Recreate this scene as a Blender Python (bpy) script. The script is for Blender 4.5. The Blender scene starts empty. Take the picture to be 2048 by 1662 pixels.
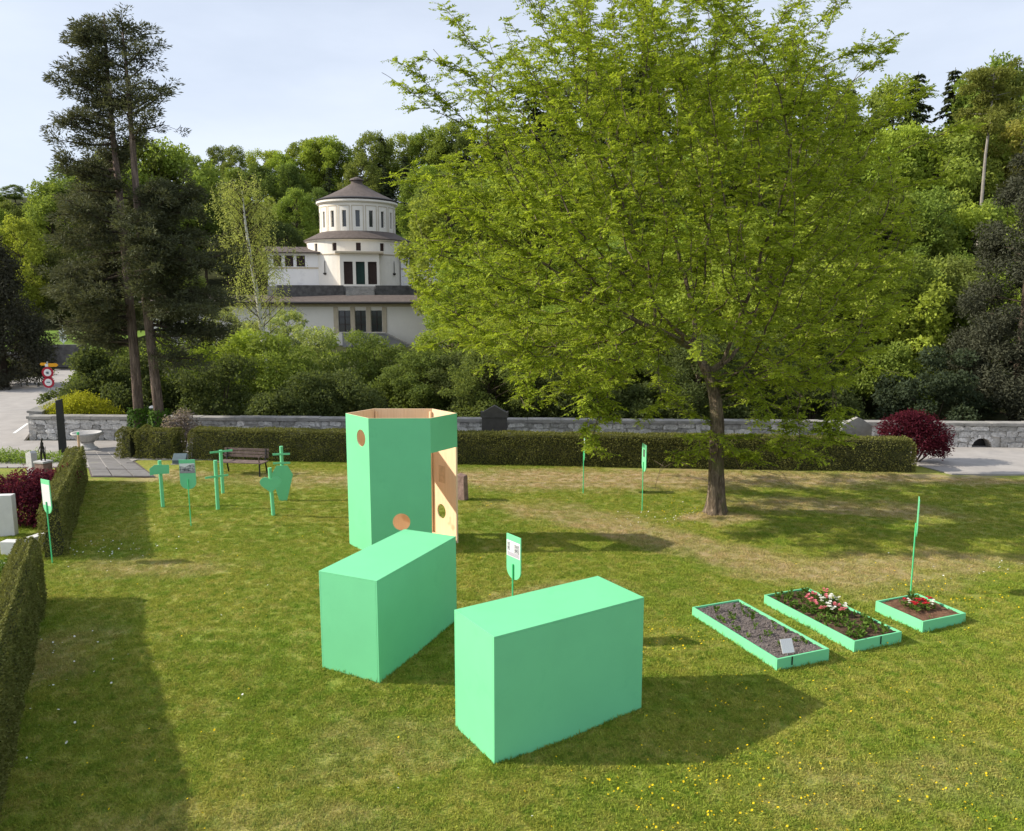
import bpy, bmesh, math, random
import numpy as np
from mathutils import Vector, Matrix
R = math.radians
rng = np.random.default_rng(7)
random.seed(7)
S = bpy.context.scene
C = S.collection

# ---------------------------------------------------------------- camera, sky, sun, exposure
F, H, TH = 1580.0, 5.5, math.atan(231/1580.0)
cam = bpy.data.objects.new('camera', bpy.data.cameras.new('camera'))
C.objects.link(cam)
cam.location = (0, 0, H)
cam.rotation_euler = (math.pi/2-TH, 0, 0)
cam.data.sensor_width = 36
cam.data.lens = 36*F/2048
cam.data.clip_end = 2000
S.camera = cam

SUN_EL = R(31)
TO_SUN = Vector((-math.cos(SUN_EL), 0.0, math.sin(SUN_EL)))
world = bpy.data.worlds.new('World'); S.world = world
world.use_nodes = True
nt = world.node_tree
bg = nt.nodes['Background']
sky = nt.nodes.new('ShaderNodeTexSky'); sky.sky_type = 'NISHITA'; sky.sun_disc = False
sky.sun_elevation = SUN_EL
sky.sun_rotation = math.atan2(TO_SUN.x, TO_SUN.y)
sky.altitude = 500; sky.air_density = 1.0; sky.dust_density = 2.5; sky.ozone_density = 1.5
tc = nt.nodes.new('ShaderNodeTexCoord')
mp = nt.nodes.new('ShaderNodeMapping'); mp.inputs['Scale'].default_value = (1.2, 1.2, 4.0)
nz = nt.nodes.new('ShaderNodeTexNoise'); nz.inputs['Scale'].default_value = 1.6; nz.inputs['Detail'].default_value = 7
nz.inputs['Roughness'].default_value = 0.55
rp = nt.nodes.new('ShaderNodeValToRGB')
rp.color_ramp.elements[0].position = 0.33; rp.color_ramp.elements[0].color = (.60, .60, .60, 1)
rp.color_ramp.elements[1].position = 0.68; rp.color_ramp.elements[1].color = (.86, .86, .86, 1)
mx = nt.nodes.new('ShaderNodeMix'); mx.data_type = 'RGBA'
nt.links.new(tc.outputs['Generated'], mp.inputs['Vector'])
nt.links.new(mp.outputs['Vector'], nz.inputs['Vector'])
nt.links.new(nz.outputs['Fac'], rp.inputs['Fac'])
nt.links.new(rp.outputs['Color'], mx.inputs['Factor'])
nt.links.new(sky.outputs['Color'], mx.inputs[6])
mx.inputs[7].default_value = (7.7, 8.4, 9.7, 1)          # thin bright veil of cloud
nt.links.new(mx.outputs[2], bg.inputs['Color'])
bg.inputs['Strength'].default_value = 0.096

sl = bpy.data.lights.new('sun', 'SUN'); sl.energy = 5.0; sl.angle = R(0.6); sl.color = (1.0, 0.93, 0.80)
so = bpy.data.objects.new('sun', sl); C.objects.link(so)
so.rotation_euler = TO_SUN.to_track_quat('Z', 'Y').to_euler()
S.view_settings.view_transform = 'Standard'
S.view_settings.look = 'None'
S.view_settings.gamma = 1.0
S.view_settings.exposure = 0.36
S.render.engine = 'CYCLES'
S.cycles.max_bounces = 6
S.cycles.transparent_max_bounces = 6

# ---------------------------------------------------------------- helpers
def ray(x, y):
    u = (x-1024)/F; v = (831-y)/F; c, s = math.cos(TH), math.sin(TH)
    return (u, c+v*s, -s+v*c)
def G(x, y, z=0.0):
    r = ray(x, y); t = (z-H)/r[2]
    return Vector((r[0]*t, r[1]*t, z))
def W(x, y, Y):
    r = ray(x, y); t = Y/r[1]
    return Vector((r[0]*t, Y, H+r[2]*t))

def tag(o, label=None, cat=None, group=None, kind=None):
    if label: o['label'] = label
    if cat: o['category'] = cat
    if group: o['group'] = group
    if kind: o['kind'] = kind
    return o
def thing(name, label, cat, loc=(0, 0, 0), rz=0.0, group=None):
    o = bpy.data.objects.new(name, None); C.objects.link(o)
    o.location = loc; o.rotation_euler = (0, 0, rz); o.empty_display_size = .2
    return tag(o, label, cat, group)
def link(name, me, parent=None, loc=None, rot=None, scale=None):
    o = bpy.data.objects.new(name, me); C.objects.link(o)
    if parent: o.parent = parent
    if loc is not None: o.location = loc
    if rot is not None: o.rotation_euler = rot
    if scale is not None: o.scale = scale
    return o
def copy_tree(o, parent=None):
    c = o.copy(); C.objects.link(c); c.parent = parent
    for ch in list(o.children): copy_tree(ch, c)
    return c

class MB:
    """collects simple shapes into one mesh"""
    def __init__(s): s.v = []; s.f = []; s.m = []
    def add(s, vs, fs, mi=0):
        n = len(s.v); s.v += [tuple(v) for v in vs]
        s.f += [tuple(i+n for i in f) for f in fs]; s.m += [mi]*len(fs); return s
    def box(s, x0, x1, y0, y1, z0, z1, mi=0, M=None):
        vs = [Vector(p) for p in ((x0,y0,z0),(x1,y0,z0),(x1,y1,z0),(x0,y1,z0),(x0,y0,z1),(x1,y0,z1),(x1,y1,z1),(x0,y1,z1))]
        if M: vs = [M @ v for v in vs]
        return s.add(vs, [(0,3,2,1),(4,5,6,7),(0,1,5,4),(1,2,6,5),(2,3,7,6),(3,0,4,7)], mi)
    def tube(s, pts, rad, n=8, mi=0, cap=True):
        pts = [Vector(p) for p in pts]; vs = []; fs = []
        if not hasattr(rad, '__len__'): rad = [rad]*len(pts)
        for i, p in enumerate(pts):
            d = (pts[min(i+1, len(pts)-1)]-pts[max(i-1, 0)]).normalized()
            a = d.orthogonal().normalized() if abs(d.z) < .95 else Vector((1, 0, 0))
            a = (a-d*a.dot(d)).normalized(); b = d.cross(a)
            for k in range(n):
                t = 2*math.pi*k/n; vs.append(p+(a*math.cos(t)+b*math.sin(t))*rad[i])
        for i in range(len(pts)-1):
            for k in range(n):
                k2 = (k+1) % n; fs.append((i*n+k, i*n+k2, (i+1)*n+k2, (i+1)*n+k))
        if cap: fs += [tuple(range(n-1, -1, -1)), tuple((len(pts)-1)*n+k for k in range(n))]
        return s.add(vs, fs, mi)
    def lathe(s, prof, n=24, c=(0, 0), mi=0, cap=True):
        vs = []; fs = []
        for r, z in prof:
            for k in range(n):
                t = 2*math.pi*k/n; vs.append((c[0]+r*math.cos(t), c[1]+r*math.sin(t), z))
        for i in range(len(prof)-1):
            for k in range(n):
                k2 = (k+1) % n; fs.append((i*n+k, i*n+k2, (i+1)*n+k2, (i+1)*n+k))
        if cap: fs += [tuple(range(n-1, -1, -1)), tuple((len(prof)-1)*n+k for k in range(n))]
        return s.add(vs, fs, mi)
    def prism(s, poly, y0, y1, mi=0, M=None):
        """polygon in x-z extruded along y"""
        n = len(poly)
        vs = [Vector((x, y0, z)) for x, z in poly]+[Vector((x, y1, z)) for x, z in poly]
        if M: vs = [M @ v for v in vs]
        fs = [tuple(range(n)), tuple(range(2*n-1, n-1, -1))]+[((k+1) % n, k, n+k, n+(k+1) % n) for k in range(n)]
        return s.add(vs, fs, mi)
    def build(s, name, mats, parent=None, smooth=False, bevel=0.0, **kw):
        me = bpy.data.meshes.new(name)
        me.from_pydata(s.v, [], s.f); 
        if not isinstance(mats, (list, tuple)): mats = [mats]
        for m in mats: me.materials.append(m)
        me.polygons.foreach_set('material_index', s.m)
        bm = bmesh.new(); bm.from_mesh(me)
        bmesh.ops.recalc_face_normals(bm, faces=bm.faces)
        if bevel:
            bmesh.ops.bevel(bm, geom=[e for e in bm.edges if e.is_manifold and e.calc_face_angle(0) > .5], offset=bevel, segments=2, affect='EDGES', profile=.6)
        bm.to_mesh(me); bm.free()
        if smooth: me.polygons.foreach_set('use_smooth', [True]*len(me.polygons))
        return link(name, me, parent, **kw)

def np_mesh(name, V, Fq, mats, attr=None, smooth=False):
    """V (n,3), Fq (m,4) or (m,3) fast mesh"""
    me = bpy.data.meshes.new(name)
    V = np.asarray(V, np.float32); Fq = np.asarray(Fq, np.int32); k = Fq.shape[1]
    me.vertices.add(len(V)); me.vertices.foreach_set('co', V.ravel())
    me.loops.add(Fq.size); me.loops.foreach_set('vertex_index', Fq.ravel())
    me.polygons.add(len(Fq)); me.polygons.foreach_set('loop_start', np.arange(0, Fq.size, k, dtype=np.int32))
    me.update(calc_edges=True)
    if not isinstance(mats, (list, tuple)): mats = [mats]
    for m in mats: me.materials.append(m)
    if attr is not None:
        a = me.attributes.new('tint', 'FLOAT', 'POINT'); a.data.foreach_set('value', np.asarray(attr, np.float32))
    if smooth: me.polygons.foreach_set('use_smooth', np.ones(len(Fq), bool))
    return me
def unit(a):
    return a/np.maximum(np.linalg.norm(a, axis=-1, keepdims=True), 1e-9)
def leaf_arrays(P, D, N, L, Wd, cup=0.25):
    """rhombic leaves: base P, along D, facing N"""
    n = len(P); D = unit(D); B = unit(np.cross(D, N)); N = np.cross(B, D)
    L = np.broadcast_to(np.asarray(L, float).reshape(-1, 1), (n, 1)); Wd = np.broadcast_to(np.asarray(Wd, float).reshape(-1, 1), (n, 1))
    mid = P+D*L*.45+N*L*cup*.3
    V = np.stack([P, mid+B*Wd*.5, P+D*L-N*L*cup*.25, mid-B*Wd*.5], 1).reshape(-1, 3)
    Fq = np.arange(4*n).reshape(-1, 4)
    return V, Fq
def rdir(n, g=rng):
    return unit(g.normal(size=(n, 3)))

# ---------------------------------------------------------------- materials
def newmat(name):
    m = bpy.data.materials.new(name); m.use_nodes = True
    n = m.node_tree.nodes; l = m.node_tree.links
    return m, n, l, n['Principled BSDF']
def N_(n, t, **k):
    x = n.new(t)
    for a, b in k.items(): setattr(x, a, b)
    return x
def mixc(n, l, fac, a, b, mode='MIX'):
    m = N_(n, 'ShaderNodeMix', data_type='RGBA', blend_type=mode)
    for s, v in ((m.inputs[0], fac), (m.inputs[6], a), (m.inputs[7], b)):
        if isinstance(v, (int, float)): s.default_value = v
        elif isinstance(v, tuple): s.default_value = v+(1,) if len(v) == 3 else v
        else: l.new(v, s)
    return m.outputs[2]
def noise(n, l, scale, detail=4, rough=.6, vec=None, dist=0):
    x = N_(n, 'ShaderNodeTexNoise'); x.inputs['Scale'].default_value = scale
    x.inputs['Detail'].default_value = detail; x.inputs['Roughness'].default_value = rough; x.inputs['Distortion'].default_value = dist
    if vec is not None: l.new(vec, x.inputs['Vector'])
    return x.outputs['Fac']
def ramp(n, l, f, p0, p1, c0=(0, 0, 0), c1=(1, 1, 1)):
    x = N_(n, 'ShaderNodeValToRGB'); e = x.color_ramp.elements
    e[0].position = p0; e[1].position = p1; e[0].color = c0+(1,); e[1].color = c1+(1,)
    l.new(f, x.inputs['Fac']); return x.outputs['Color']
def bump(n, l, h, strength, dist, bs):
    b = N_(n, 'ShaderNodeBump'); b.inputs['Strength'].default_value = strength; b.inputs['Distance'].default_value = dist
    l.new(h, b.inputs['Height']); l.new(b.outputs['Normal'], bs.inputs['Normal'])
def solid(name, col, rough=.6, var=.15, scale=6, bmp=0, bscale=40, spec=.3, metal=0, dirt=None):
    m, n, l, b = newmat(name)
    pos = N_(n, 'ShaderNodeNewGeometry').outputs['Position']
    f = noise(n, l, scale, 5, .6, pos)
    dk = tuple(c*(1-var) for c in col); lt = tuple(min(1, c*(1+var)) for c in col)
    c = mixc(n, l, ramp(n, l, f, .3, .7), dk, lt)
    if dirt:
        c = mixc(n, l, ramp(n, l, noise(n, l, dirt[1], 6, .7, pos), dirt[2], dirt[2]+.18), c, dirt[0])
    l.new(c, b.inputs['Base Color'])
    b.inputs['Roughness'].default_value = rough; b.inputs['Specular IOR Level'].default_value = spec; b.inputs['Metallic'].default_value = metal
    if bmp: bump(n, l, noise(n, l, bscale, 5, .6, pos), bmp, .02, b)
    return m
def leafmat(name, c0, c1, trans=.35, objcol=False, rough=.75, patch=.8):
    """leaf colour varies by the per-leaf tint and by a soft noise through the crown"""
    m, n, l, b = newmat(name)
    at = N_(n, 'ShaderNodeAttribute', attribute_name='tint').outputs['Fac']
    pos = N_(n, 'ShaderNodeNewGeometry').outputs['Position']
    f = mixc(n, l, .35, at, noise(n, l, patch, 3, .6, pos))
    c = mixc(n, l, f, c0, c1)
    if objcol:
        c = mixc(n, l, 1.0, c, N_(n, 'ShaderNodeObjectInfo').outputs['Color'], 'MULTIPLY')
    l.new(c, b.inputs['Base Color']); b.inputs['Roughness'].default_value = rough
    b.inputs['Specular IOR Level'].default_value = .1
    t = N_(n, 'ShaderNodeBsdfTranslucent'); l.new(mixc(n, l, 1.0, c, (1.15, 1.12, .7), 'MULTIPLY'), t.inputs['Color'])
    ms = N_(n, 'ShaderNodeMixShader'); ms.inputs[0].default_value = trans
    l.new(b.outputs[0], ms.inputs[1]); l.new(t.outputs[0], ms.inputs[2])
    l.new(ms.outputs[0], n['Material Output'].inputs['Surface'])
    return m

MINT = (.18, .61, .305)
M = {}
M['mint'] = solid('mint_paint', MINT, .55, .035, 1.5, .06, 45, .3, 0, ((.155, .565, .275), 2.2, .60))
M['mint_pole'] = solid('mint_pole_paint', (.09, .56, .23), .5, .05, 3, 0, 40, .3)
M['asphalt'] = solid('asphalt', (.35, .325, .305), .9, .12, 1.2, .25, 90, .15, 0, ((.27, .26, .255), .8, .55))
def barkmat(name, c0, c1, zs=.22, sc=16, moss=None):
    m, n, l, b = newmat(name)
    pos = N_(n, 'ShaderNodeNewGeometry').outputs['Position']
    mpn = N_(n, 'ShaderNodeMapping'); mpn.inputs['Scale'].default_value = (1, 1, zs); l.new(pos, mpn.inputs['Vector'])
    f = noise(n, l, sc, 6, .7, mpn.outputs['Vector'], .8); g_ = ramp(n, l, f, .36, .62)
    c = mixc(n, l, g_, c0, c1); c = mixc(n, l, ramp(n, l, noise(n, l, 2.2, 3, .6, pos), .4, .7), c, mixc(n, l, 1.0, c, (.7, .68, .66), 'MULTIPLY'))
    if moss: c = mixc(n, l, ramp(n, l, noise(n, l, 1.6, 4, .6, pos), .52, .66), c, moss)
    l.new(c, b.inputs['Base Color']); b.inputs['Roughness'].default_value = .95; b.inputs['Specular IOR Level'].default_value = .1
    bump(n, l, g_, 1.0, .05, b)
    return m
M['bark'] = barkmat('furrowed_bark', (.10, .075, .055), (.40, .31, .225), .16, 15, (.20, .19, .09))
M['bark_red'] = barkmat('conifer_bark', (.12, .09, .075), (.36, .27, .22), .12, 12)
M['bark_white'] = solid('birch_bark', (.55, .53, .47), .8, .15, 5, .3, 30, .2, 0, ((.06, .055, .05), 4, .58))
M['snag'] = solid('silvery_dead_wood', (.25, .225, .195), .9, .2, 6)
M['bark_dark'] = solid('dark_bark', (.07, .055, .04), .95, .3, 6, .5, 20, .1)
M['render'] = solid('cream_render', (.80, .75, .67), .9, .05, .6, .05, 30, .2, 0, ((.60, .55, .47), .35, .62))
M['render_white'] = solid('white_render', (.78, .765, .75), .9, .05, .6, .05, 30, .2, 0, ((.56, .55, .54), .35, .62))
M['trim'] = solid('sandstone_trim', (.52, .44, .32), .85, .08, 2, .05, 30, .2)
M['roof'] = solid('brown_roof', (.115, .093, .083), .8, .22, 2.5, .4, 14, .2)
M['roof_edge'] = solid('dark_gutter', (.045, .04, .04), .6, .1, 3)
M['darkstone'] = solid('dark_masonry', (.11, .105, .10), .95, .4, 2.2, .8, 8, .1)
M['door'] = solid('dark_red_door', (.035, .018, .015), .5, .2, 4)
M['door_green'] = solid('green_door', (.012, .04, .032), .5, .2, 4)
M['granite'] = solid('pale_granite', (.46, .45, .44), .85, .16, 14, .2, 60, .2, 0, ((.24, .24, .22), 1.5, .58))
M['ramp'] = solid('grey_ramp_stone', (.26, .25, .255), .9, .15, 2.5, .3, 12, .15, 0, ((.18, .175, .18), .9, .55))
M['coping'] = solid('wall_coping', (.30, .285, .265), .9, .2, 3, .4, 30, .15, 0, ((.16, .155, .14), 1.3, .50))
M['grave_dark'] = solid('dark_gravestone', (.085, .078, .072), .8, .15, 6, .2, 40, .2)
M['grave_white'] = solid('white_marble', (.62, .61, .59), .7, .06, 5, .05, 40, .3, 0, ((.45, .44, .42), 2, .6))
M['grave_red'] = solid('reddish_sandstone', (.27, .18, .155), .95, .3, 8, .9, 14, .1)
M['black'] = solid('blackened_metal', (.018, .017, .017), .5, .2, 5, 0, 40, .4)
M['bronze'] = solid('bronze', (.035, .032, .026), .45, .3, 9, 0, 40, .5, .6)
M['galv'] = solid('galvanised_steel', (.42, .43, .45), .45, .1, 6, 0, 40, .5, .5)
M['white'] = solid('white_enamel', (.78, .78, .76), .5, .03, 3)
M['red'] = solid('red_enamel', (.42, .018, .04), .5, .05, 3)
M['yellow'] = solid('yellow_enamel', (.80, .36, .01), .5, .05, 3)
M['benchwood'] = solid('weathered_wood', (.17, .125, .11), .85, .3, 7, .3, 30, .2)
M['blue_grey'] = solid('blue_grey_plastic', (.10, .14, .16), .6, .1, 4)
M['bluebin'] = M['blue_grey']
M['soil'] = solid('dark_soil', (.10, .065, .042), .98, .5, 14, 1.0, 40, .05)
M['soil_red'] = solid('reddish_soil', (.16, .088, .055), .98, .45, 12, 1.0, 40, .05)
M['mortar'] = solid('wall_mortar', (.42, .40, .37), .95, .25, 3, .5, 20, .1)
M['gravel'] = solid('grey_gravel', (.15, .125, .115), .95, .5, 38, 1.0, 45, .1)
M['pebble'] = solid('gravel_pebbles', (.20, .17, .16), .95, .5, 25, 0, 45, .1)
M['flag'] = solid('path_slabs', (.20, .19, .185), .92, .16, 3, .3, 40, .15, 0, ((.22, .22, .17), 2, .58))
M['floor'] = solid('forest_floor', (.045, .05, .02), .98, .5, 1.5, .8, 4, .05)
M['meadow'] = solid('hill_meadow', (.13, .20, .035), .98, .25, .4, .5, 8, .05)
M['rope'] = solid('yellow_cord', (.45, .36, .12), .8, .1, 3)
M['stake'] = solid('raw_wood_stake', (.55, .36, .22), .8, .2, 8)

def plymat():
    m, n, l, b = newmat('birch_plywood')
    tcn = N_(n, 'ShaderNodeTexCoord').outputs['Object']
    mpn = N_(n, 'ShaderNodeMapping'); mpn.inputs['Scale'].default_value = (9, 9, .55); l.new(tcn, mpn.inputs['Vector'])
    f = noise(n, l, 3.2, 6, .65, mpn.outputs['Vector'], .6)
    c = mixc(n, l, ramp(n, l, f, .3, .72), (.74, .53, .33), (.84, .64, .43))
    k = ramp(n, l, noise(n, l, 2.0, 2, .5, tcn), .66, .72)
    c = mixc(n, l, k, c, (.62, .42, .24))
    l.new(c, b.inputs['Base Color']); b.inputs['Roughness'].default_value = .6; b.inputs['Specular IOR Level'].default_value = .25
    return m
M['ply'] = plymat()

def stonemat():
    m, n, l, b = newmat('rubble_stone')
    pos = N_(n, 'ShaderNodeNewGeometry').outputs['Position']
    rnd = N_(n, 'ShaderNodeObjectInfo').outputs['Random']
    c = mixc(n, l, rnd, (.36, .345, .32), (.80, .77, .73))
    c = mixc(n, l, ramp(n, l, noise(n, l, 9, 6, .7, pos), .38, .62), mixc(n, l, 1.0, c, (.55, .55, .55), 'MULTIPLY'), c)
    l.new(c, b.inputs['Base Color']); b.inputs['Roughness'].default_value = .95
    bump(n, l, noise(n, l, 14, 5, .7, pos), .8, .03, b)
    return m
M['stone'] = stonemat()

# lawn colour shared by soil sheet and blades: world-space patches of straw and moss
DRY = [((2.5, 24.0), (12.5, 1.5), 0, .95), ((4.6, 16.9), (4.3, 1.05), -44, .78), ((6.6, 15.5), (2.6, .9), -10, .8), ((9.0, 16.2), (2.4, .8), 4, .75), ((2.4, 18.9), (1.8, .8), -35, .85), ((8.5, 20.6), (3.4, 1.0), -14, .8),
       ((1.6, 19.8), (2.6, 1.1), -25, .7), ((-7.6, 15.9), (1.9, .7), 4, .5), ((.8, 14.2), (1.6, .5), 15, .5), ((12.5, 23.9), (5.0, .9), -3, .9), ((-10.6, 24.6), (1.6, 1.0), 10, .8),
       ((-1.4, 9.3), (1.8, .6), 20, .25), ((-3.0, 7.6), (2.2, .8), -5, .22), ((4.6, 8.6), (1.8, .7), 5, .25), ((-7.4, 11.5), (.9, 1.4), 0, .4), ((5.3, 19.6), (1.0, .6), 0, .9)]
def lawngroup():
    gtree = bpy.data.node_groups.new('lawn_colour', 'ShaderNodeTree')
    gtree.interface.new_socket('Color', in_out='OUTPUT', socket_type='NodeSocketColor')
    n, l = gtree.nodes, gtree.links
    out = n.new('NodeGroupOutput'); pos = n.new('ShaderNodeNewGeometry').outputs['Position']
    wob = N_(n, 'ShaderNodeTexNoise'); wob.inputs['Scale'].default_value = .9; wob.inputs['Detail'].default_value = 4; l.new(pos, wob.inputs['Vector'])
    sc = N_(n, 'ShaderNodeVectorMath', operation='SCALE'); sc.inputs['Scale'].default_value = 2.0; l.new(wob.outputs['Color'], sc.inputs[0])
    sb = N_(n, 'ShaderNodeVectorMath', operation='SUBTRACT'); l.new(sc.outputs[0], sb.inputs[0]); sb.inputs[1].default_value = (1, 1, 1)
    ad = N_(n, 'ShaderNodeVectorMath', operation='ADD'); l.new(pos, ad.inputs[0]); l.new(sb.outputs[0], ad.inputs[1])
    acc = None
    for (cx, cy), (sx, sy), a, s in DRY:
        mpn = N_(n, 'ShaderNodeMapping', vector_type='TEXTURE'); l.new(ad.outputs[0], mpn.inputs['Vector'])
        mpn.inputs['Location'].default_value = (cx, cy, 0); mpn.inputs['Rotation'].default_value = (0, 0, R(a)); mpn.inputs['Scale'].default_value = (sx, sy, 30)
        ln = N_(n, 'ShaderNodeVectorMath', operation='LENGTH'); l.new(mpn.outputs[0], ln.inputs[0])
        mr = N_(n, 'ShaderNodeMapRange', interpolation_type='SMOOTHSTEP'); l.new(ln.outputs['Value'], mr.inputs['Value'])
        for i, v in ((1, 1.25), (2, .45), (3, 0.0), (4, s)): mr.inputs[i].default_value = v
        if acc is None: acc = mr.outputs[0]
        else:
            mxn = N_(n, 'ShaderNodeMath', operation='MAXIMUM'); l.new(acc, mxn.inputs[0]); l.new(mr.outputs[0], mxn.inputs[1]); acc = mxn.outputs[0]
    f1 = noise(n, l, .45, 4, .6, pos); f2 = noise(n, l, 2.2, 5, .65, pos); f3 = noise(n, l, 9, 3, .6, pos)
    c = mixc(n, l, ramp(n, l, f1, .35, .65), (.245, .325, .042), (.385, .39, .075))
    c = mixc(n, l, ramp(n, l, f2, .46, .76), c, (.43, .39, .11))
    c = mixc(n, l, ramp(n, l, f3, .52, .68), c, (.185, .265, .034))
    c = mixc(n, l, ramp(n, l, noise(n, l, 4.0, 4, .6, pos), .54, .70), c, (.21, .305, .036))
    dry = N_(n, 'ShaderNodeMath', operation='MULTIPLY'); l.new(acc, dry.inputs[0])
    d2 = ramp(n, l, f2, .30, .62, (.55, .55, .55), (1, 1, 1)); l.new(d2, dry.inputs[1])
    c = mixc(n, l, dry.outputs[0], c, (.53, .405, .23))
    l.new(c, out.inputs[0])
    return gtree
LG = lawngroup()
def lawnmat(name, blades):
    m, n, l, b = newmat(name)
    gn = n.new('ShaderNodeGroup'); gn.node_tree = LG; c = gn.outputs[0]
    if blades:
        at = N_(n, 'ShaderNodeAttribute', attribute_name='tint').outputs['Fac']
        rnd = N_(n, 'ShaderNodeObjectInfo').outputs['Random']
        c = mixc(n, l, at, mixc(n, l, 1.0, c, (.68, .74, .62), 'MULTIPLY'), mixc(n, l, 1.0, c, (1.3, 1.25, 1.2), 'MULTIPLY'))
        c = mixc(n, l, ramp(n, l, rnd, .0, 1.0), mixc(n, l, 1.0, c, (.86, .95, .8), 'MULTIPLY'), mixc(n, l, 1.0, c, (1.14, 1.05, 1.1), 'MULTIPLY'))
        t = N_(n, 'ShaderNodeBsdfTranslucent'); l.new(c, t.inputs['Color'])
        ms = N_(n, 'ShaderNodeMixShader'); ms.inputs[0].default_value = .3
        l.new(b.outputs[0], ms.inputs[1]); l.new(t.outputs[0], ms.inputs[2]); l.new(ms.outputs[0], n['Material Output'].inputs['Surface'])
    else:
        c = mixc(n, l, 1.0, c, (.8, .76, .8), 'MULTIPLY')
        bump(n, l, noise(n, l, 22, 4, .7, N_(n, 'ShaderNodeNewGeometry').outputs['Position']), .8, .05, b)
    l.new(c, b.inputs['Base Color']); b.inputs['Roughness'].default_value = .8; b.inputs['Specular IOR Level'].default_value = .15
    return m
M['lawn'] = lawnmat('lawn_soil', False)
M['blade'] = lawnmat('grass_blade', True)

M['leaf_big'] = leafmat('spring_leaf', (.155, .225, .018), (.475, .565, .062), .45, patch=1.6)
M['leaf'] = leafmat('broad_leaf', (.55, .55, .55), (1.2, 1.2, 1.2), .46, True, patch=.35)
M['needle'] = leafmat('conifer_needle', (.5, .5, .5), (1.2, 1.2, 1.2), .25, True, patch=.5)
M['hedge'] = leafmat('yew_leaf', (.10, .112, .032), (.25, .245, .075), .25, patch=2.0)
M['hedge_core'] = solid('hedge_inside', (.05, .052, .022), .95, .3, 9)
M['ivy'] = leafmat('ivy_leaf', (.03, .065, .010), (.09, .17, .02), .2)
M['seed'] = leafmat('seedling_leaf', (.05, .10, .015), (.15, .24, .04), .3)
M['petal_pink'] = leafmat('pink_petal', (.58, .12, .16), (.80, .33, .34), .25)
M['petal_red'] = leafmat('red_petal', (.42, .010, .022), (.62, .05, .06), .25)
M['petal_white'] = leafmat('white_petal', (.70, .70, .66), (.86, .86, .82), .25)
M['petal_yellow'] = leafmat('yellow_petal', (.75, .50, .01), (.85, .62, .03), .25)

# ---------------------------------------------------------------- ground, roads, lawn
def sstep(a, b, x):
    t = np.clip((x-a)/(b-a), 0, 1); return t*t*(3-2*t)
def TZ(x, y):
    x = np.asarray(x, float); y = np.asarray(y, float)
    left = sstep(-25, -16, x)+sstep(60, 75, y)*(1-sstep(-25, -16, x))
    z = .030*np.clip(y-33, 0, 43)*left
    z = z+.285*np.clip(y-80, 0, 80)+.05*np.clip(y-160, 0, 200)
    z = z+.15*np.clip(x-6, 0, 60)*sstep(33, 75, y)
    z = z*1.0+.03*np.clip(-x-40, 0, 60)*sstep(60, 100, y)
    return z
def grid(x0, x1, y0, y1, nx, ny, zf):
    xs = np.linspace(x0, x1, nx); ys = np.linspace(y0, y1, ny)
    X, Y = np.meshgrid(xs, ys); V = np.stack([X, Y, zf(X, Y)], -1).reshape(-1, 3)
    i = np.arange((nx-1)*(ny-1)); r = i//(nx-1); c = i % (nx-1); a = r*nx+c
    return V, np.stack([a, a+1, a+nx+1, a+nx], -1)
def und(X, Y):
    return -.15*sstep(12.9, 8.4, Y)+.022*np.sin(X*.9+Y*.4)+.018*np.sin(X*.37-Y*.8+1)+.012*np.sin(X*2.1+Y*1.7)
V, Fq = grid(-170, 190, -30, 330, 121, 121, lambda X, Y: TZ(X, Y)-.12-.35*(1-sstep(21, 26, Y)))
tag(link('terrain', np_mesh('terrain', V, Fq, M['floor'], smooth=True)), kind='structure')
V, Fq = grid(-34, 34, 1.5, 28.5, 137, 55, lambda X, Y: und(X, Y)*sstep(25.6, 24, Y))
lawn = tag(link('lawn', np_mesh('lawn', V, Fq, M['lawn'], smooth=True)), kind='structure')
def sheet(name, pts, z, mat, **kw):
    mb = MB(); mb.add([(p[0], p[1], z) for p in pts], [tuple(range(len(pts)))])
    mb.add([(p[0], p[1], z-.12) for p in pts], [tuple(range(len(pts)))[::-1]])
    n = len(pts)
    for k in range(n): mb.f.append((k, (k+1) % n, n+(k+1) % n, n+k)); mb.m.append(0)
    return tag(mb.build(name, mat), kind='structure')
sheet('road', [(-60, 25.3), (-13.2, 25.6), (-13.0, 26.9), (13.4, 26.6), (14.0, 24.6), (70, 23.2), (70, 30.1), (-19.2, 30.6), (-33.5, 60.5), (-40, 76), (-47, 76), (-40, 60.5), (-29.5, 43), (-60, 43)], .03, M['asphalt'])
V, Fq = grid(-20, 4, 92, 150, 20, 20, lambda X, Y: TZ(X, Y)+.15)
tag(link('hill_meadow', np_mesh('hill_meadow', V, Fq, M['meadow'], smooth=True)), kind='structure')
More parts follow.
